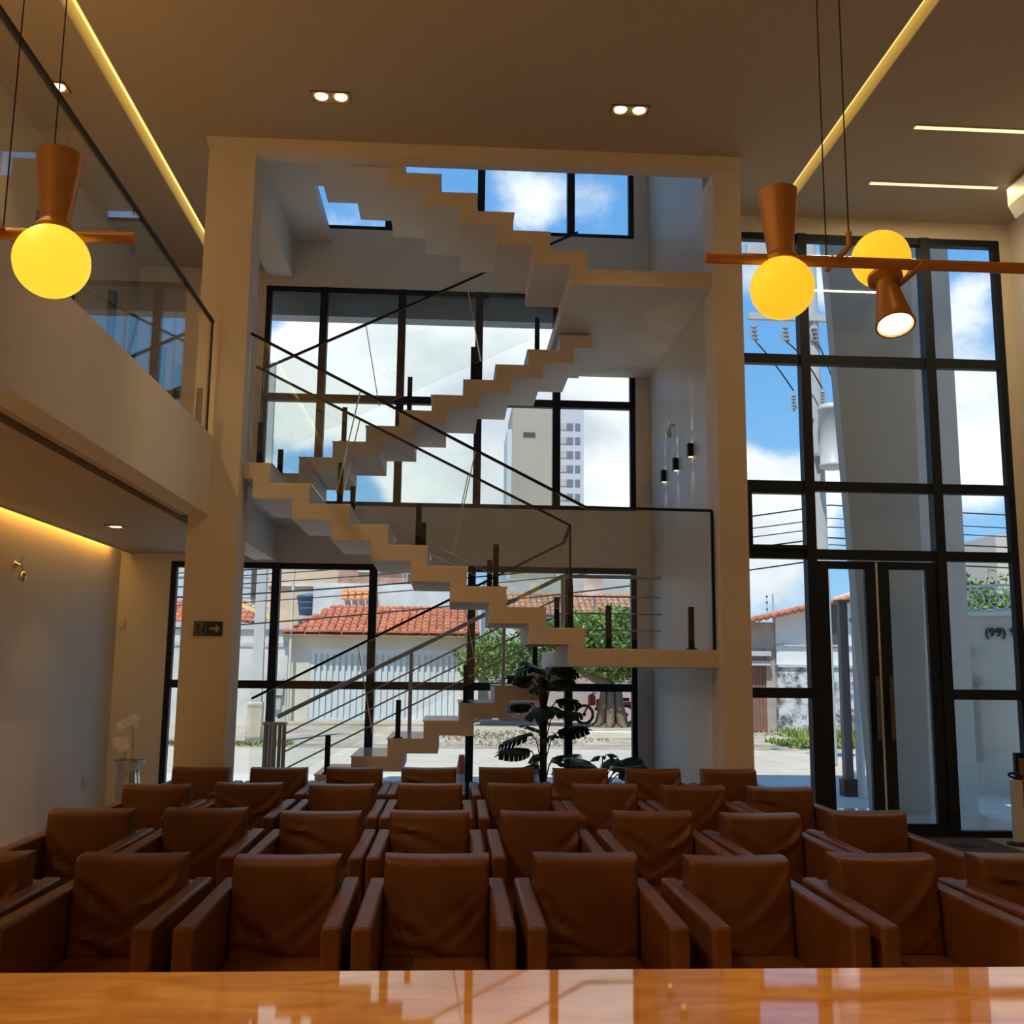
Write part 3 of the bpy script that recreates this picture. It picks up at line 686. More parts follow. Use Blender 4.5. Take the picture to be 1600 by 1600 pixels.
# ================================================================== VASE + ORCHID, PLANTS
vs_ = thing('floor_vase', 'fluted silver floor vase in the corner by the left wall', 'vase', (-3.42, 11.5, 0))
obj('body', MB().lathe([(.001, 0), (.10, 0), (.11, .03), (.085, .08), (.10, .18), (.128, .30), (.122, .42), (.108, .52), (.118, .60), (.165, .64), (.160, .646), (.11, .60), (.10, .5), (.001, .48)], seg=40, wob=lambda a, z: .045 * math.cos(8 * a) * (1 if z > .05 else 0)), chrome_m, vs_)
orc = thing('orchid', 'white orchid with two flower stems standing in the silver vase', 'orchid', (-3.42, 11.5, .5))
petal_m = mat('orchid_petal', (.92, .88, .86), .4); stem_m = mat('stem_green', (.07, .10, .03), .6)
rq = random.Random(4)
def flower(p, s=.042):
    mb = MB(); n = Vector((rq.uniform(-.4, .4), -1, rq.uniform(-.2, .4))).normalized(); q = Vector((0, 0, 1)).rotation_difference(n)
    for k in range(5):
        a = 2 * PI * k / 5 + rq.random() * .2; l = s * (1.0 if k % 2 else 1.15); w = s * .62
        pts = [(0, 0, 0), (l * .5, w, .006), (l, w * .7, .002), (l * 1.15, 0, -.004), (l, -w * .7, .002), (l * .5, -w, .006)]
        R = Matrix.Rotation(a, 3, 'Z'); mb.add([Vector(p) + q @ (R @ Vector(u)) for u in pts], [(0, 1, 2, 3, 4, 5)], True)
    mb.sphere(Vector(p) + n * .008, .008, 8, 6)
    return mb
for sx, top, lean in ((.02, .56, .0), (-.05, .36, -.03)):
    obj('stem', MB().tube([(sx, 0, 0), (sx + .01, 0, top * .5), (sx + lean, 0, top * .85), (sx + lean - .08, -.03, top)], .004, 6), stem_m, orc)
for px, pz in ((-.06, .54), (-.10, .50), (-.02, .55), (.035, .58), (.04, .53), (-.13, .345), (-.09, .31), (-.06, .35), (-.13, .30), (-.05, .29), (-.085, .27)):
    obj('flower', flower((px, -.03, pz)), petal_m, orc)
for a in (-.9, .8, 2.6): 
    obj('leaf', MB().add([(0, 0, .02), (.07 * math.cos(a), .07 * math.sin(a) - .03, .15), (.17 * math.cos(a), .17 * math.sin(a), .16), (.07 * math.cos(a), .07 * math.sin(a) + .03, .15)], [(0, 1, 2, 3)], True), stem_m, orc)

leaf_m = mat('monstera_leaf', (.015, .045, .014), .32, noise=.3, nscale=6)
soil_m = mat('soil', (.03, .02, .012), .9); pot_m = mat('dark_pot', (.03, .028, .026), .5); pole_m = mat('moss_pole', (.028, .024, .016), .95, noise=.3, nscale=20)
def monstera_leaf(L=.3, lobes=6):
    mb = MB(); Wd = L * .52
    for sd in (-1, 1):
        for k in range(lobes):
            t0 = k / lobes; t1 = (k + .80) / lobes; tf = (k + 1) / lobes
            def w(t): return Wd * math.sin(PI * (.12 + .80 * t)) ** .8
            a = Vector((0, L * t0, 0)); b = Vector((0, L * tf, 0)); off = L * .12
            am = a.lerp(b, .5)
            o1 = Vector((sd * w(t0) * .62, L * t0 + off * .5, .014)); o2 = Vector((sd * w(tf) * .62, L * tf + off * .5, .014))
            e1 = Vector((sd * w(t0), L * t0 + off, -.03)); e2 = Vector((sd * w(t1) * .96, L * t1 + off * 1.1, -.035))
            vs = [a, b, o2, o1, e1, e2]; fs = [(0, 1, 2, 3), (3, 2, 5, 4)]
            mb.add(vs, [f if sd > 0 else f[::-1] for f in fs], True)
    mb.add([(0, L * .95, 0), (.03, L * 1.0, 0), (0, L * 1.22, -.04), (-.03, L * 1.0, 0)], [(0, 1, 2, 3)])
    mb.bar((0, -.02, .003), (0, L, .003), .008, .004)
    return mb.mesh('leaf', leaf_m)
leaf_meshes = [monstera_leaf(.30, 6), monstera_leaf(.24, 5), monstera_leaf(.36, 7)]
def place_leaf(t, base, tip_dir, mesh, s=1.0, roll=0):
    d = Vector(tip_dir).normalized(); q = d.to_track_quat('Y', 'Z')
    o = obj('leaf', mesh, None, t); o.rotation_mode = 'QUATERNION'; o.rotation_quaternion = q @ Vector((0, 1, 0)).rotation_difference(Vector((0, 1, 0))) @ Matrix.Rotation(roll, 3, 'Y').to_quaternion()
    o.location = base; o.scale = (s, s, s)
def potted(label, loc, leaves, pole, pr=.17, ph=.34):
    t = thing('potted_monstera', label, 'plant', loc)
    obj('pot', MB().lathe([(.001, 0), (pr * .8, 0), (pr, ph), (pr * .92, ph), (pr * .9, ph - .04), (.001, ph - .04)], seg=24), pot_m, t)
    obj('soil', MB().lathe([(.001, ph - .035), (pr * .9, ph - .04)], seg=20), soil_m, t)
    if pole: obj('moss_pole', MB().tube([(0, 0, ph - .05), (0, 0, pole)], .036, 10), pole_m, t)
    for i, (x, y, z, dx, dy, dz, k, s, roll) in enumerate(leaves):
        z0 = max(ph - .04, z - .35); h = Vector((0, 0, z0)).lerp(Vector((x, y, z)), .6) + Vector((0, 0, .08))
        obj('stem', MB().tube([(0, 0, z0), tuple(h), (x, y, z)], .006, 5), stem_m, t)
        place_leaf(t, (x, y, z), (dx, dy, dz), leaf_meshes[k], s, roll)
    return t
rl = random.Random(12)
LV = []
for z, n, sp in ((1.62, 6, .10), (1.50, 5, .13), (1.28, 6, .12), (1.02, 4, .13), (.80, 5, .12)):
    for k in range(n):
        a = 2 * PI * (k + rl.random() * .6) / n; LV.append((sp * math.cos(a), sp * math.sin(a), z + rl.uniform(-.06, .06), math.cos(a), math.sin(a), rl.uniform(-.45, .15), rl.randrange(3), rl.uniform(.75, .95), rl.uniform(-.5, .5)))
potted('tall climbing monstera on a dark pole under the stair landing', (.93, 10.25, 0), LV, 1.55)
LV = []
for k in range(11):
    a = 2 * PI * (k + rl.random() * .5) / 11; LV.append((.16 * math.cos(a), .12 * math.sin(a), .70 + rl.uniform(-.1, .13), math.cos(a), math.sin(a) * .7, rl.uniform(-.15, .4), (k % 2) * 2, rl.uniform(.7, .95), rl.uniform(-.5, .5)))
potted('low spreading monstera with split leaves right of the tall one', (1.52, 10.3, 0), LV, None)

# ================================================================== ENTRANCE ITEMS
mt_ = thing('doormat', 'dark brown doormat with a round emblem inside the glass door', 'doormat', (5.0, 9.95, 0))
obj('mat', MB().rbox(-.42, .42, -.50, .52, 0, .015, .006, 1), mat('mat_fibre', (.060, .046, .034), .95, bump=.4, bscale=200), mt_)
obj('emblem', MB().lathe([(.001, .0165), (.15, .0165), (.15, .015)], (.02, .05, 0), seg=28), mat('mat_emblem', (.02, .017, .015), .95), mt_)
sd_ = thing('stand', 'slim pale pedestal stand with black ring top beside the wooden panel', 'stand', (5.62, 10.12, 0))
obj('base', MB().lathe([(.001, 0), (.12, 0), (.12, .015), (.06, .03), (.001, .03)], seg=24), black_m, sd_)
obj('column', MB().rbox(-.05, .05, -.035, .035, .02, .62, .01, 2), white_m, sd_)
obj('ring', MB().tube([(.06 * math.cos(a * PI / 10), .06 * math.sin(a * PI / 10), .66 + .02 * math.sin(a * PI / 10)) for a in range(21)], .012, 8), black_m, sd_)
pn = thing('wooden_panel', 'dark framed wooden panel standing beside the pedestal at the right wall', 'panel', (5.92, 10.31, 0))
obj('board', MB().box(-.17, .19, -.015, .015, .04, .82), mat('panel_wood', (.30, .16, .06), .5, noise=.2, nscale=3, stretch=(8, 1, 1)), pn)
fr = MB(); fr.box(-.20, .20, -.03, .02, .82, .87); fr.box(-.20, .20, -.03, .02, 0, .04); fr.box(-.20, -.17, -.03, .02, .04, .82)
obj('frame', fr, black_m, pn)

# ================================================================== OUTSIDE
G = -.1
asphalt = mat('asphalt', (.50, .43, .34), .9, noise=.12, nscale=1.5)
pave = mat('pale_paving', (.60, .55, .46), .7, noise=.08, nscale=2)
dirt = mat('dirt', (.42, .34, .25), .95, noise=.3, nscale=1.3)
conc = mat('concrete', (.50, .49, .47), .85, noise=.1, nscale=2)
fin_m = mat('grey_fin', (.43, .40, .345), .8, noise=.05, nscale=2)
struct('pavement', MB().box(-25, 40, YF + .2, 17.6, G - .2, G).box(2.75, 40, YD + .2, YF + .2, G - .2, G), pave, 'pale paved forecourt outside the building')
struct('road', MB().box(-60, 90, 17.6, 23.6, G - .25, G - .02), asphalt, 'sunlit street in front of the building')
struct('ground', MB().box(-80, 120, 23.6, 160, G - .3, G), dirt, 'bare earth verge and ground across the street')
obj('yellow_line', MB().box(4.4, 6.6, 12.9, 12.98, G, G + .004).xform(Matrix.Translation((5.4, 13, 0)) @ Matrix.Rotation(-.25, 4, 'Z') @ Matrix.Translation((-5.4, -13, 0))), mat('yellow_paint', (.75, .5, .05), .7), None, label='yellow painted line on the forecourt outside the door', category='floor line')

def leaf_cloud(name, blobs, n, size, colors, parent=None, seed=1, **props):
    r = random.Random(seed); vs = []; fs = []; mi = []
    tot = sum(b[1][0] * b[1][1] * b[1][2] for b in blobs)
    for c, R in blobs:
        for _ in range(int(n * R[0] * R[1] * R[2] / tot)):
            d = Vector((r.gauss(0, 1), r.gauss(0, 1), r.gauss(0, 1))).normalized() * (r.random() ** .45)
            lump = 1 + .18 * math.sin(d.x * 9 + d.z * 7 + c[0]) 
            p = Vector((c[0] + d.x * R[0] * lump, c[1] + d.y * R[1], c[2] + d.z * R[2] * lump))
            a = Vector((r.gauss(0, 1), r.gauss(0, 1), r.gauss(0, 1))).normalized(); b = a.cross(Vector((r.gauss(0, 1), r.gauss(0, 1), r.gauss(0, 1)))).normalized()
            s = size * r.uniform(.6, 1.3); o = len(vs)
            vs += [p - a * s, p + b * s * .45, p + a * s, p - b * s * .45]; fs.append((o, o + 1, o + 2, o + 3)); mi.append(r.randrange(len(colors)))
    me = bpy.data.meshes.new(name); me.from_pydata(vs, [], fs)
    for i, c in enumerate(colors): me.materials.append(mat('foliage_%d_%d' % (seed, i), c, .6))
    me.polygons.foreach_set('material_index', mi)
    return obj(name, me, None, parent, **props)
GREENS = [(.10, .22, .035), (.16, .30, .05), (.06, .15, .03), (.24, .34, .07)]

# tiled roof surface: rows of barrel tiles as real relief
tile_m = mat('terracotta', (.52, .17, .085), .8, noise=.35, nscale=3)
tile_m2 = mat('terracotta_aged', (.46, .24, .15), .85, noise=.35, nscale=3)
def tile_roof(name, x0, x1, y0, z0, y1, z1, parent, pitch=.21, rows=7, hip_l=0.0, hip_r=0.0, mt=None, seed=1):
    r = random.Random(seed); vs = []; fs = []; ncol = int((x1 - x0) / pitch)
    for j in range(rows):
        ta, tb = j / rows, (j + 1.12) / rows
        xa = x0 + hip_l * (ta + .5 / rows); xb = x1 - hip_r * (ta + .5 / rows)
        for i in range(ncol):
            cx = x0 + (i + .5) * (x1 - x0) / ncol
            if cx < xa or cx > xb: continue
            o = len(vs); lift = r.uniform(0, .02); jx = r.uniform(-.012, .012)
            for t, dz in ((ta, .055), (tb, .0)):
                for k in range(5):
                    a = PI * k / 4; vs.append((cx + jx - math.cos(a) * pitch * .5, y0 + (y1 - y0) * t, z0 + (z1 - z0) * t + dz + lift + math.sin(a) * pitch * .36))
            for k in range(4): fs.append((o + k, o + k + 1, o + 5 + k + 1, o + 5 + k))
            fs.append((o, o + 4, o + 3, o + 2, o + 1))
    mb = MB().add(vs, fs, False)
    o = obj(name, mb, mt or tile_m, parent); o['kind'] = 'stuff'
    return o

# --- gate house
gh = thing('gate_house', 'cream house with terracotta roof and white ribbed garage gate', 'house', (-2.2, 34, G)); TG = Matrix.Translation((2.2, -34, -G))
cream = mat('cream_wall', (.66, .60, .48), .9, noise=.14, nscale=.9)
obj('wall', MB().box(-5.2, -4.55, 34, 34.3, G, 2.75).box(.35, .75, 34, 34.3, G, 2.75).box(-4.55, .35, 34, 34.3, 2.25, 2.75).box(-5.2, -5.0, 34.3, 38, G, 2.75).box(.6, .75, 34.3, 38, G, 2.75).xform(TG), cream, gh)
tr = tile_roof('roof_tiles', -5.45, .95, 33.6, 2.72, 36.6, 3.75, gh, .235, 8, 1.3, 0.0, seed=3); tr.data.transform(TG)
obj('roof_deck', MB().add([(-5.45, 33.6, 2.68), (.95, 33.6, 2.68), (.95, 36.6, 3.72), (-4.15, 36.6, 3.72), (-5.45, 38, 2.7), (.95, 38, 2.7)], [(0, 1, 2, 3), (0, 3, 4), (3, 2, 5, 4)]).xform(TG), tile_m2, gh)
gt = obj('gate', MB().box(-4.5, .3, 34.12, 34.15, G + .12, 2.08).box(-4.55, .35, 34.02, 34.16, 2.08, 2.25).box(-4.55, .35, 34.035, 34.16, G, G + .12).box(-4.55, -4.4, 34.03, 34.16, G + .12, 2.08).box(.2, .35, 34.03, 34.16, G + .12, 2.08).xform(TG), mat('gate_white', (.66, .69, .70), .5), gh)
for k in range(23):
    x = -4.32 + k * .198; obj('rib', MB().box(x, x + .10, 34.04, 34.13, G + .12, 2.08).xform(TG), MATS['gate_white'], gt)
obj('step', MB().box(-5.2, .8, 32.2, 34, G, G + .05).xform(TG), dirt, gh)
# --- walled house on the left
lh = thing('walled_house', 'stained grey boundary wall with a tiled roof behind, left of the gate', 'house', (-7.5, 34, G)); TL = Matrix.Translation((7.5, -34, -G))
wallg = mat('stained_wall', (.58, .57, .53), .9, noise=.22, nscale=1.1)
obj('wall', MB().box(-12, -5.25, 33.9, 34.1, G, 2.85).xform(TL), wallg, lh); obj('coping', MB().box(-12, -5.2, 33.8, 34.2, 2.85, 3.0).box(-12, -5.2, 33.86, 33.9, 2.3, 2.42).xform(TL), conc, lh)
tile_roof('roof_tiles', -12, -5.9, 34.6, 3.02, 36.4, 3.85, lh, .235, 5, 0, 1.4, seed=5).data.transform(TL)
obj('verge_board', MB().bar((-7.6, 34.4, 3.95), (-5.55, 34.4, 3.10), .05, .13).xform(TL), mat('yellow_board', (.80, .60, .22), .7), lh)
obj('meter_box', MB().box(-5.75, -5.35, 33.75, 33.9, .75, 1.3).box(-5.7, -5.4, 33.8, 33.9, .3, .7).xform(TL), conc, lh)
# --- background buildings
def building(label, x0, x1, y, z1, mt, parts=(), dep=6):
    t = thing('building', label, 'building', ((x0 + x1) / 2, y, G)); T = Matrix.Translation((-(x0 + x1) / 2, -y, -G))
    obj('wall', MB().box(x0, x1, y, y + dep, G, z1).xform(T), mt, t)
    for n, b, mm in parts: obj(n, MB().box(*b).xform(T), mm, t)
    return t, T
peach = mat('peach_wall', (.72, .53, .36), .9, noise=.06, nscale=.6); bluegrey = mat('blue_grey_wall', (.50, .55, .60), .9, noise=.06, nscale=.8)
oldwhite = mat('old_white_wall', (.68, .67, .64), .9, noise=.25, nscale=.7); darkwin = mat('dark_window', (.08, .075, .06), .4); brick_m = mat('old_brick', (.38, .22, .15), .9, noise=.3, nscale=3)
building('peach rendered building behind the blue water tank', -8.1, -4.9, 46, 7.2, peach, [('ledge', (-8.1, -4.9, 45.9, 46, 5.2, 5.26), oldwhite)])
building('blue grey building seen above the left boundary wall', -16, -8.15, 47, 7.2, bluegrey, [('window', (-9.05, -8.7, 46.9, 47, 4.65, 6.0), darkwin)] + [('siding_joint', (-16, -8.15, 46.97, 47, 3.4 + k * .45, 3.44 + k * .45), conc) for k in range(7)])
building('low brown shed between the peach building and the white wall', -4.85, -1.9, 44, 6.4, brick_m, [('lintel', (-4.0, -1.9, 43.9, 44, 5.7, 6.2), oldwhite)])
b_, T_ = building('weathered white wall behind the gate house roof', -5.6, .9, 42, 5.05, oldwhite, [], 2)
for k in range(18): obj('railing_bar', MB().box(-2.0 + k * .155, -1.96 + k * .155, 42, 42.05, 5.05, 5.5).xform(T_), conc, b_)
obj('railing_bar', MB().box(-2.0, .8, 42, 42.05, 5.48, 5.53).xform(T_), conc, b_)
tile_roof('roof_tiles', -4.4, -3.0, 41.0, 4.25, 41.9, 4.75, b_, .235, 3, mt=mat('orange_tile', (.70, .27, .09), .8), seed=8).data.transform(T_)
b_, T_ = building('grey concrete building with tiled lean-to behind the tree', 1.5, 8.6, 46, 5.7, mat('grey_block', (.56, .55, .52), .9, noise=.12, nscale=.8), [], 5)
tile_roof('roof_tiles', 2.2, 8.2, 43.6, 3.9, 45.9, 5.0, b_, .25, 6, mt=tile_m2, seed=9).data.transform(T_)
obj('wall', MB().box(2.2, 8.2, 43.8, 44, G, 3.9).xform(T_), oldwhite, b_)
wt = thing('water_tank', 'blue plastic water tank standing above the tiled roof', 'water tank', (-6.15, 45, G))
blue_m = mat('tank_blue', (.055, .12, .24), .5)
obj('body', MB().lathe([(.001, 3.95), (.42, 3.95), (.52, 4.72), (.56, 4.74), (.56, 4.82), (.001, 4.95)], seg=22), blue_m, wt)
obj('ring_band', MB().lathe([(.455, 4.2), (.475, 4.22), (.475, 4.27), (.465, 4.29)], seg=22).lathe([(.49, 4.45), (.51, 4.47), (.51, 4.52), (.50, 4.54)], seg=22), blue_m, wt)
obj('stand', MB().box(-.45, .45, -.4, .4, 3.75, 3.95).box(-.42, -.32, -.3, .3, 0, 3.8).box(.32, .42, -.3, .3, 0, 3.8), conc, wt)
sdh = thing('satellite_dish', 'rusty pink satellite dish above the tree', 'satellite dish', (6.05, 43, G))
obj('dish', MB().lathe([(.001, 0), (.25, .03), (.48, .11), (.50, .14), (.47, .12), (.001, .02)], (0, 0, 5.2), (-.5, -.75, .45), 22), mat('dish_pink', (.50, .34, .28), .7), sdh)
obj('mast', MB().tube([(0, .12, 0), (0, .12, 5.2)], .04, 8), conc, sdh)
# --- garden wall, brick planter, tree, motorbike, kerb
obj('garden_wall', MB().box(1.0, 9.5, 36.2, 36.4, G, 2.5).box(1.0, 9.5, 36.1, 36.5, 2.5, 2.6), mat('pinkish_wall', (.46, .37, .33), .9, noise=.18, nscale=1.2), None, label='pinkish grey garden wall behind the street tree', category='wall')
bp = thing('brick_planter', 'low red brick planter box across the street', 'planter', (2.3, 33.6, G)); TP = Matrix.Translation((-2.3, -33.6, -G))
bk = MB()
for row in range(7):
    for k in range(6):
        x = 1.62 + k * .235 - (.11 if row % 2 else 0); bk.box(max(1.6, x), min(3.0, x + .22), 33.38, 33.42, .02 + row * .09, .095 + row * .09)
obj('brick_course', bk.xform(TP), mat('red_brick', (.45, .17, .11), .85, noise=.25, nscale=4), bp, kind='stuff')
obj('core', MB().box(1.6, 3.0, 33.4, 33.9, G, .66).box(1.0, 3.2, 33.2, 34.0, G, .02).xform(TP), mat('mortar', (.40, .30, .25), .9), bp)
tt = thing('street_tree', 'leafy street tree with a thick trunk opposite the stairwell', 'tree', (5.1, 32.6, G))
tk = MB().tube([(0, 0, 0), (.02, 0, .5), (-.05, 0, 1.1), (.05, 0, 1.9), (-.5, 0, 2.7)], .3, 12, rs=[.55, .36, .30, .28, .16]).tube([(.0, 0, 1.5), (.5, .1, 2.2), (.9, 0, 2.9)], .2, 8, rs=[.22, .17, .1]).tube([(-.05, 0, 1.3), (-1.4, 0, 2.0), (-3.0, 0, 2.4)], .2, 8, rs=[.2, .13, .06])
for k in range(7):
    a = PI * 2 * k / 7; tk.tube([(.66 * math.cos(a), .66 * math.sin(a), -.05), (.40 * math.cos(a), .40 * math.sin(a), .12), (.30 * math.cos(a), .30 * math.sin(a), .6), (.24 * math.cos(a), .24 * math.sin(a), 1.3)], .1, 6, rs=[.05, .15, .13, .08])
obj('trunk', tk, mat('bark', (.16, .12, .085), .95, noise=.35, nscale=4, stretch=(3, 3, .6)), tt)
leaf_cloud('foliage', [((-.3, 0, 2.75), (2.3, 1.4, .95)), ((-1.9, .1, 2.5), (1.3, 1.1, .95)), ((-3.6, -.2, 2.15), (1.3, .8, .85)), ((.9, .1, 3.0), (1.2, 1.1, .8)), ((-4.3, -.2, 1.75), (.6, .5, .5)), ((0, 0, 2.0), (1.9, 1.0, .6))], 26000, .085, GREENS, tt, 2, kind='stuff')
mc = thing('motorcycle', 'red motorcycle parked behind the tree trunk', 'motorcycle', (5.2, 34.2, G))
for x in (-.75, .65):
    obj('wheel', MB().tube([(x + .29 * math.cos(a * PI / 9), 0, .31 + .29 * math.sin(a * PI / 9)) for a in range(19)], .05, 8).tube([(x, -.06, .31), (x, .06, .31)], .06, 8), black_m, mc)
redp = mat('red_paint', (.45, .03, .04), .3)
obj('body', MB().rbox(-.35, .25, -.13, .13, .48, .82, .06, 2).tube([(-.75, 0, .35), (-.45, 0, .9)], .035, 8).tube([(.65, 0, .33), (0, 0, .45), (-.4, 0, .5)], .05, 8), redp, mc)
obj('fairing', MB().rbox(-.62, -.38, -.12, .12, .6, .95, .05, 2).rbox(.4, .85, -.08, .08, .62, .74, .03, 2), redp, mc)
obj('saddle', MB().rbox(0, .75, -.13, .13, .76, .86, .03, 2), black_m, mc)
obj('handlebar', MB().tube([(-.42, -.35, 1.02), (-.47, 0, .95), (-.42, .35, 1.02)], .02, 6).sphere((-.52, 0, .9), .08, 10, 8), black_m, mc)
obj('kerb_block', MB().rbox(3.55, 4.75, 26.8, 27.1, G, .09, .02, 1), mat('pale_concrete', (.66, .60, .48), .9, noise=.1), None, label='pale concrete kerb block at the foot of the tree', category='kerb')
def cone(loc, label, c):
    t = thing('traffic_cone', label, 'traffic cone', loc); t.scale = (1.15, 1.15, 1.22)
    obj('base', MB().rbox(-.16, .16, -.16, .16, 0, .035, .01, 1), c, t)
    obj('body', MB().lathe([(.12, .03), (.085, .23)], seg=18).lathe([(.062, .37), (.030, .56), (.001, .56)], seg=18), c, t)
    obj('band', MB().lathe([(.085, .23), (.062, .37)], seg=18), mat('cone_white', (.8, .8, .78), .5), t)
orange = mat('cone_orange', (.85, .13, .03), .5)
cone((.17, 13.2, G), 'orange and white traffic cone outside the stair window', orange)
cone((1.09, 13.2, G), 'pink and white traffic cone outside behind the tall monstera', mat('cone_pink', (.75, .16, .22), .5))
# grass tufts on the verge
def tufts(name, areas, n, label, seed):
    r = random.Random(seed); vs = []; fs = []
    for _ in range(n):
        x0, x1, y0, y1, h = r.choice(areas); x = r.uniform(x0, x1); y = r.uniform(y0, y1); a = r.random() * PI; w = .05; hh = h * r.uniform(.4, 1.2); dx = r.uniform(-.1, .1)
        o = len(vs); vs += [(x - w * math.cos(a), y - w * math.sin(a), G), (x + w * math.cos(a), y + w * math.sin(a), G), (x + dx, y + dx, G + hh)]; fs.append((o, o + 1, o + 2))
    obj(name, MB().add(vs, fs), mat('grass_%d' % seed, (.20, .27, .06), .9), None, kind='stuff', label=label, category='grass')
tufts('grass', [(9.2, 12.5, 25.0, 29.4, .26)] * 3 + [(8.0, 10.0, 24.0, 26.0, .14)] * 2 + [(-8, -3.6, 23.7, 24.6, .10)], 2600, 'short green grass on the verge across the street', 21)
lt = leaf_cloud('fallen_litter', [((1.6, 26.5, G + .05), (2.4, 3.0, .06)), ((9.2, 28.8, G + .05), (1.2, .8, .06))], 1100, .06, [(.40, .32, .20), (.28, .22, .14), (.50, .43, .31)], None, 4, kind='stuff', label='dry leaves and rubble scattered along the verge', category='litter')

# --- concrete pole on the left
up = thing('utility_pole', 'pale square concrete utility pole in front of the left boundary wall', 'pole', (-4.42, 24.2, G))
obj('shaft', MB().add([(-.13, -.10, 0), (.13, -.10, 0), (.13, .10, 0), (-.13, .10, 0), (-.085, -.07, 9), (.085, -.07, 9), (.085, .07, 9), (-.085, .07, 9)], [(0, 1, 5, 4), (1, 2, 6, 5), (2, 3, 7, 6), (3, 0, 4, 7), (4, 5, 6, 7)]), conc, up)
obj('cast_foot', MB().rbox(-.19, .16, -.13, .13, 0, .95, .02, 1), mat('rusty_concrete', (.62, .52, .38), .9, noise=.2, nscale=2), up)
dp = thing('service_pole', 'thin rusty service pole beside the water tank', 'pole', (-5.15, 33.7, G))
obj('shaft', MB().tube([(0, 0, 0), (0, 0, 5.6)], .05, 8), mat('pale_pipe', (.60, .56, .48), .7), dp)
obj('bracket', MB().box(-.25, .1, -.03, .03, 4.9, 4.96).sphere((-.2, 0, 5.02), .06, 8, 6), darkwin, dp)

# --- transformer pole
tp = thing('transformer_pole', 'concrete power pole carrying a grey transformer outside the entrance', 'pole', (7.36, 20, G)); TT_ = Matrix.Translation((-7.36, -20, -G))
obj('shaft', MB().tube([(7.36, 20, G), (7.36, 20, 10.6)], .15, 12, rs=[.19, .12]).xform(TT_), conc, tp)
ins_m = mat('insulator', (.42, .40, .38), .35)
obj('cross_arm', MB().box(5.98, 8.2, 19.84, 19.94, 8.82, 8.95).box(5.98, 6.6, 19.84, 19.98, 10.2, 10.45).xform(TT_), conc, tp)
for x in (6.08, 6.74, 7.35):
    p = MB().tube([(x, 19.86, 8.98), (x, 19.86, 8.7)], .016, 6)
    for k in range(4): p.lathe([(.02, 0), (.07, .012), (.07, .025), (.02, .045)], (x + .01 * k, 19.86, 8.62 - k * .085), (.1, 0, 1), 10)
    p.tube([(x, 19.86, 8.7), (x + .05, 19.84, 8.3)], .022, 6).tube([(x - .07, 19.86, 8.55), (x - .05, 19.86, 8.4)], .03, 6)
    obj('insulator', p.xform(TT_), ins_m, tp)
tf = obj('transformer', MB().lathe([(.001, 0), (.23, 0), (.27, .03), (.27, .08), (.25, .10), (.25, 1.16), (.265, 1.17), (.265, 1.24), (.20, 1.30), (.001, 1.30)], (7.52, 19.55, 5.66), seg=24).xform(TT_), mat('transformer_grey', (.52, .52, .51), .45), tp)
obj('switch_case', MB().rbox(6.92, 7.16, 19.6, 19.75, 5.85, 6.6, .03, 1).xform(TT_), MATS['transformer_grey'], tp)
for x, z in ((7.38, 6.95), (7.66, 6.90), (6.78, 6.86)):
    p = MB().tube([(x, 19.6, z - .05), (x, 19.6, z + .36)], .018, 6)
    for k in range(5): p.lathe([(.02, 0), (.058, .015), (.02, .05)], (x, 19.6, z + k * .065), seg=10)
    obj('bushing', p.xform(TT_), ins_m, tp)
obj('bracket', MB().tube([(6.78, 19.6, 6.9), (7.0, 19.7, 6.95), (7.3, 19.9, 6.7)], .02, 6).box(7.25, 7.8, 19.7, 19.9, 5.95, 6.02).box(7.7, 7.95, 19.5, 19.8, 6.1, 6.3).xform(TT_), ins_m, tp)
def sag(a, b, d, n=14): 
    a = Vector(a); b = Vector(b); return [tuple(a.lerp(b, t / n) - Vector((0, 0, d * 4 * (t / n) * (1 - t / n)))) for t in range(n + 1)]
for pts in (sag((6.1, 19.85, 8.35), (6.78, 19.6, 7.25), -.05), sag((6.75, 19.85, 8.35), (7.38, 19.6, 7.3), -.12), sag((7.4, 19.85, 8.35), (7.66, 19.6, 7.25), -.1), sag((7.78, 19.5, 5.7), (8.1, 19.6, 5.6), .85)):
    obj('jumper_cable', MB().tube(pts, .015, 5).xform(TT_), black_m, tp)
# --- overhead cables
for k, (zl, zr, yl) in enumerate(((3.72, 5.35, 22.4), (3.60, 5.05, 22.4), (3.42, 4.85, 22.4), (3.20, 4.62, 22.5), (3.02, 4.45, 22.4), (4.0, 4.30, 22.6), (2.55, 4.15, 22.5))):
    sl = (zr - zl) / 12.0
    obj('power_line', MB().tube(sag((-30, yl, zl - 24.5 * sl * .3), (-4.42, yl, zl), .2, 8) + sag((-4.42, yl, zl), (8.5, yl, zr + .05), .12, 10)[1:] + sag((8.5, yl, zr + .05), (40, yl, zr + .3), .4, 10)[1:], .012 if k % 3 else .017, 5), black_m, None,
        label='thin black overhead power line, %s of the seven over the street' % ('topmost', 'second from the top', 'third from the top', 'fourth from the top', 'fifth from the top', 'sixth from the top', 'lowest')[k], category='power line', group='overhead power lines')

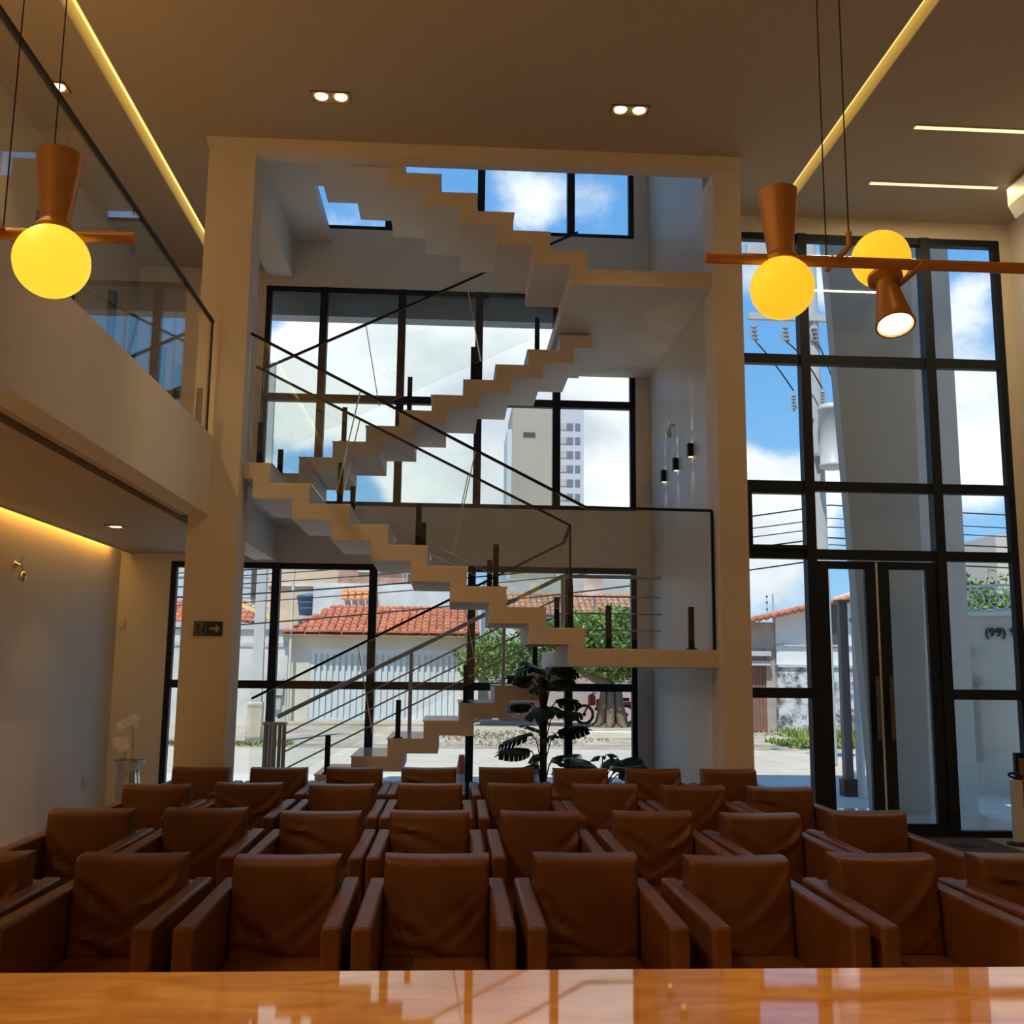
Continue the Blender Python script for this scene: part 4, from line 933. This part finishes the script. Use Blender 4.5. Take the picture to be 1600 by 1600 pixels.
# --- right hand street: white house, brown gate
wh = thing('white_house', 'white mould stained house with sloping tiled edge across the street', 'house', (11, 30, G)); TW = Matrix.Translation((-11, -30, -G))
whitep = mat('white_wall', (.74, .74, .73), .85, noise=.04)
def mould():
    M = mat('mouldy_wall', (.62, .62, .61), .95); nt = M.node_tree; b = nt.nodes['Principled BSDF']
    tc = N(nt, 'ShaderNodeTexCoord'); n = N(nt, 'ShaderNodeTexNoise'); n.inputs['Scale'].default_value = 3.2; n.inputs['Detail'].default_value = 9; n.inputs['Roughness'].default_value = .75
    nt.links.new(tc.outputs['Object'], n.inputs['Vector']); r = N(nt, 'ShaderNodeValToRGB'); nt.links.new(n.outputs[0], r.inputs[0])
    r.color_ramp.elements[0].position = .42; r.color_ramp.elements[0].color = (.10, .10, .10, 1); r.color_ramp.elements[1].position = .55; r.color_ramp.elements[1].color = (.66, .66, .65, 1)
    nt.links.new(r.outputs[0], b.inputs['Base Color']); return M
obj('wall', MB().prism([(9.62, 1.85), (14, 1.85), (14, 4.75), (9.62, 3.25)], 30, 30.25).xform(TW), whitep, wh)
obj('lower_wall', MB().box(9.62, 14, 29.92, 30.25, G, 1.85).xform(TW), mould(), wh)
obj('ledge', MB().box(9.62, 14, 29.86, 30, 1.80, 1.88).box(9.62, 14, 29.93, 30, 2.42, 2.47).xform(TW), conc, wh)
obj('window', MB().box(11.25, 11.65, 29.95, 30, 2.4, 3.7).xform(TW), darkwin, wh)
rv = MB()
for k in range(26): 
    x = 8.75 + k * .21; rv.tube([(x, 29.6, 3.12 + (x - 8.75) * .235), (x + .2, 29.6, 3.18 + (x - 8.55) * .235)], .09, 6)
rv.prism([(8.7, 3.08), (14.2, 4.37), (14.2, 4.5), (8.7, 3.2)], 29.65, 31)
obj('roof_edge', rv.xform(TW), tile_m, wh)
bh = thing('brown_gate_house', 'grey brown house front with a rusty brown gate', 'house', (9.0, 30.1, G)); TH_ = Matrix.Translation((-9.0, -30.1, -G))
brownw = mat('brown_render', (.40, .34, .29), .9, noise=.22, nscale=2)
obj('wall', MB().box(8.7, 9.33, 30.12, 30.4, 1.84, 2.35).box(8.2, 9.6, 30.1, 30.4, 2.35, 3.12).box(9.33, 9.6, 30.1, 30.4, G, 2.35).box(8.2, 8.7, 30.1, 30.4, G, 2.35).xform(TH_), brownw, bh)
obj('awning', MB().box(8.2, 9.4, 29.8, 30.2, 2.12, 2.26).box(8.2, 9.4, 29.9, 30.2, 1.84, 1.98).xform(TH_), conc, bh)
g_ = obj('gate', MB().box(8.7, 9.33, 30.2, 30.24, G, 1.9).xform(TH_), mat('rust_gate', (.24, .12, .08), .8, noise=.2), bh)
for k in range(6): obj('slat', MB().box(8.72 + k * .102, 8.81 + k * .102, 30.16, 30.2, G + .03, 1.88).xform(TH_), MATS['rust_gate'], g_)
fp = thing('fence_wire_post', 'thin electric fence post on the roof of the brown gate house', 'post', (9.55, 30, 3.1))
obj('shaft', MB().tube([(0, 0, 0), (0, 0, .85)], .025, 6), conc, fp)
obj('insulator', MB().sphere((-.18, 0, .2), .035, 8, 6).sphere((-.18, 0, .4), .035, 8, 6).sphere((-.18, 0, .6), .035, 8, 6).sphere((-.18, 0, .78), .035, 8, 6).bar((-.18, 0, .1), (-.18, 0, .8), .012, .012), darkwin, fp)

# --- grey portico fins outside the entrance
t = thing('portico_fin', 'tall grey tapering portico fin just outside the glass door', 'pillar', (5.2, 12.3, G)); TF = Matrix.Translation((-5.2, -12.3, -G))
obj('slab', MB().prism([(5.08, G), (5.74, G), (5.86, 9.5), (4.60, 9.5)], 12.25, 12.45).xform(TF), fin_m, t)
t = thing('portico_fin', 'second grey portico fin standing behind the tapering one', 'pillar', (6, 13, G)); TF = Matrix.Translation((-6, -13, -G))
obj('slab', MB().prism([(5.5, G), (6.67, G), (6.67, 9.5), (5.5, 9.5)], 12.9, 13.2).xform(TF), mat('grey_fin_pale', (.54, .50, .43), .8, noise=.05), t)
gp = thing('gate_post', 'dark grey metal gate post with black foot outside the door', 'post', (5.78, 14.9, G))
obj('shaft', MB().box(-.06, .06, -.06, .06, 0, 2.78).box(-.09, .09, -.09, .09, 2.78, 2.82), mat('post_grey', (.13, .13, .13), .6), gp)
obj('foot', MB().box(-.1, .1, -.1, .1, 0, .24), black_m, gp)
cp = thing('conduit_pipe', 'white plastic conduit pipe standing beside the gate post', 'pipe', (5.93, 14.8, G))
obj('pipe', MB().tube([(0, 0, 0), (0, 0, 2.6), (-.02, 0, 9)], .055, 10, rs=[.06, .055, .05]).tube([(.25, .05, 0), (.25, .05, 1.3), (.32, .05, 1.65), (.3, .05, 3.0)], .035, 8), white_m, cp)
obj('clamp', MB().lathe([(.065, 0), (.08, 0), (.08, .05), (.065, .05)], (0, 0, 2.5), seg=14).box(-.02, .45, -.03, .03, 2.5, 2.55), conc, cp)
rd = thing('leaning_rod', 'slim pale rod leaning on the second grey fin outside', 'rod', (6.25, 12.6, G))
obj('rod', MB().tube([(.16, .0, 0), (-.25, .22, 2.2)], .008, 6), white_m, rd)

struct('added_shade_slab', MB().box(3.3, 7.2, 9.6, 13.5, 9.5, 9.8), fin_m, 'unseen grey slab added above the entrance to shade the fins')  # out of view, added and sized to keep sun off the fins
# --- side yard: rendered wall with ring fence and phone lettering
yw = thing('yard_wall', 'pale grey yard wall with white ring fence and phone lettering', 'wall', (8.1, 14.9, G))
yw.rotation_euler = (0, 0, math.radians(-40))
yard = mat('yard_render', (.56, .52, .45), .85, noise=.07, nscale=2)
obj('wall', MB().box(-1.6, 2.2, 0, .2, 0, 2.62), yard, yw); obj('coping', MB().box(-1.6, 2.2, -.04, .24, 2.62, 2.68), white_m, yw)
rg = white_m
for k in range(19):
    cx = -1.4 + k * .185; r_ = .165 if k % 2 else .15
    o = obj('fence_ring', MB().tube([(cx + r_ * math.cos(a * PI / 10), .1 + (.02 if k % 2 else -.02), 2.87 + r_ * math.sin(a * PI / 10)) for a in range(21)], .012, 6), rg, yw)
obj('fence_rail', MB().tube([(-1.6, .1, 3.07), (2.2, .1, 3.09)], .025, 6).tube([(-1.6, .1, 2.7), (2.2, .1, 2.7)], .02, 6), rg, yw)
for cx in (-.75, .75): obj('fence_post', MB().tube([(cx, .1, 2.65), (cx, .1, 3.7)], .03, 8), rg, yw)
ptxt = text_mesh('(99) 981', height=.17, depth=.03, bold=.012); ptxt.materials.append(black_m)
tx = obj('lettering', ptxt, None, yw); tx.rotation_euler = (PI / 2, 0, 0); tx.location = (-.13, -.02, 2.27)
obj('wall_lamp', MB().box(-.50, -.36, -.1, 0, 1.98, 2.16), darkwin, yw)
obj('meter_recess', MB().box(-.62, -.22, -.16, 0, 1.62, 1.70).box(-.58, -.26, -.10, 0, .5, 1.62), mat('recess_grey', (.30, .30, .29), .8), yw)
leaf_cloud('bush', [((17.5, 33, 3.4), (2.6, 1.2, 1.6)), ((20.0, 33, 3.4), (2, 1.2, 1.5))], 9000, .10, GREENS, None, 6, label='dense green bush rising behind the white ring fence', category='bush')
building('small beige building far behind the ring fence', 33.0, 38, 60, 10.1, mat('far_beige', (.60, .52, .45), .9), [('window', (34.0, 34.9, 59.9, 60, 7.6, 8.6), darkwin)])

# --- apartment tower
tw = thing('apartment_tower', 'tall beige and white apartment tower behind the stairwell window', 'building', (13, 140, G)); TA = Matrix.Translation((-13, -140, -G))
beige = mat('tower_beige', (.43, .37, .30), .9, noise=.05, nscale=.15); twhite = mat('tower_white', (.56, .57, .60), .9)
obj('wall', MB().box(8.1, 14.1, 140, 152, G, 38.6).box(9.0, 14.1, 139.8, 140, G, 36.0).xform(TA), beige, tw)
obj('side_wing', MB().box(7.45, 8.2, 141, 150, G, 35.2).xform(TA), mat('tower_pale', (.62, .66, .68), .9), tw)
obj('white_wing', MB().box(14.1, 18.25, 140.6, 152, G, 38.8).xform(TA), twhite, tw)
obj('slit_window', MB().box(9.6, 11.3, 139.7, 139.8, 33.9, 34.5).xform(TA), darkwin, tw)
tint = mat('tower_window', (.20, .20, .24), .3); tpan = mat('tower_panel', (.52, .46, .40), .8)
for k in range(11):
    z = 35.2 - k * 2.02
    obj('window', MB().box(15.8, 16.7, 140.5, 140.62, z, z + .95).xform(TA), tint, tw)
    obj('window', MB().box(17.0, 17.7, 140.5, 140.62, z, z + .95).xform(TA), tint, tw)
    obj('spandrel', MB().box(14.2, 15.8, 140.52, 140.62, z, z + .95).xform(TA), tpan, tw)
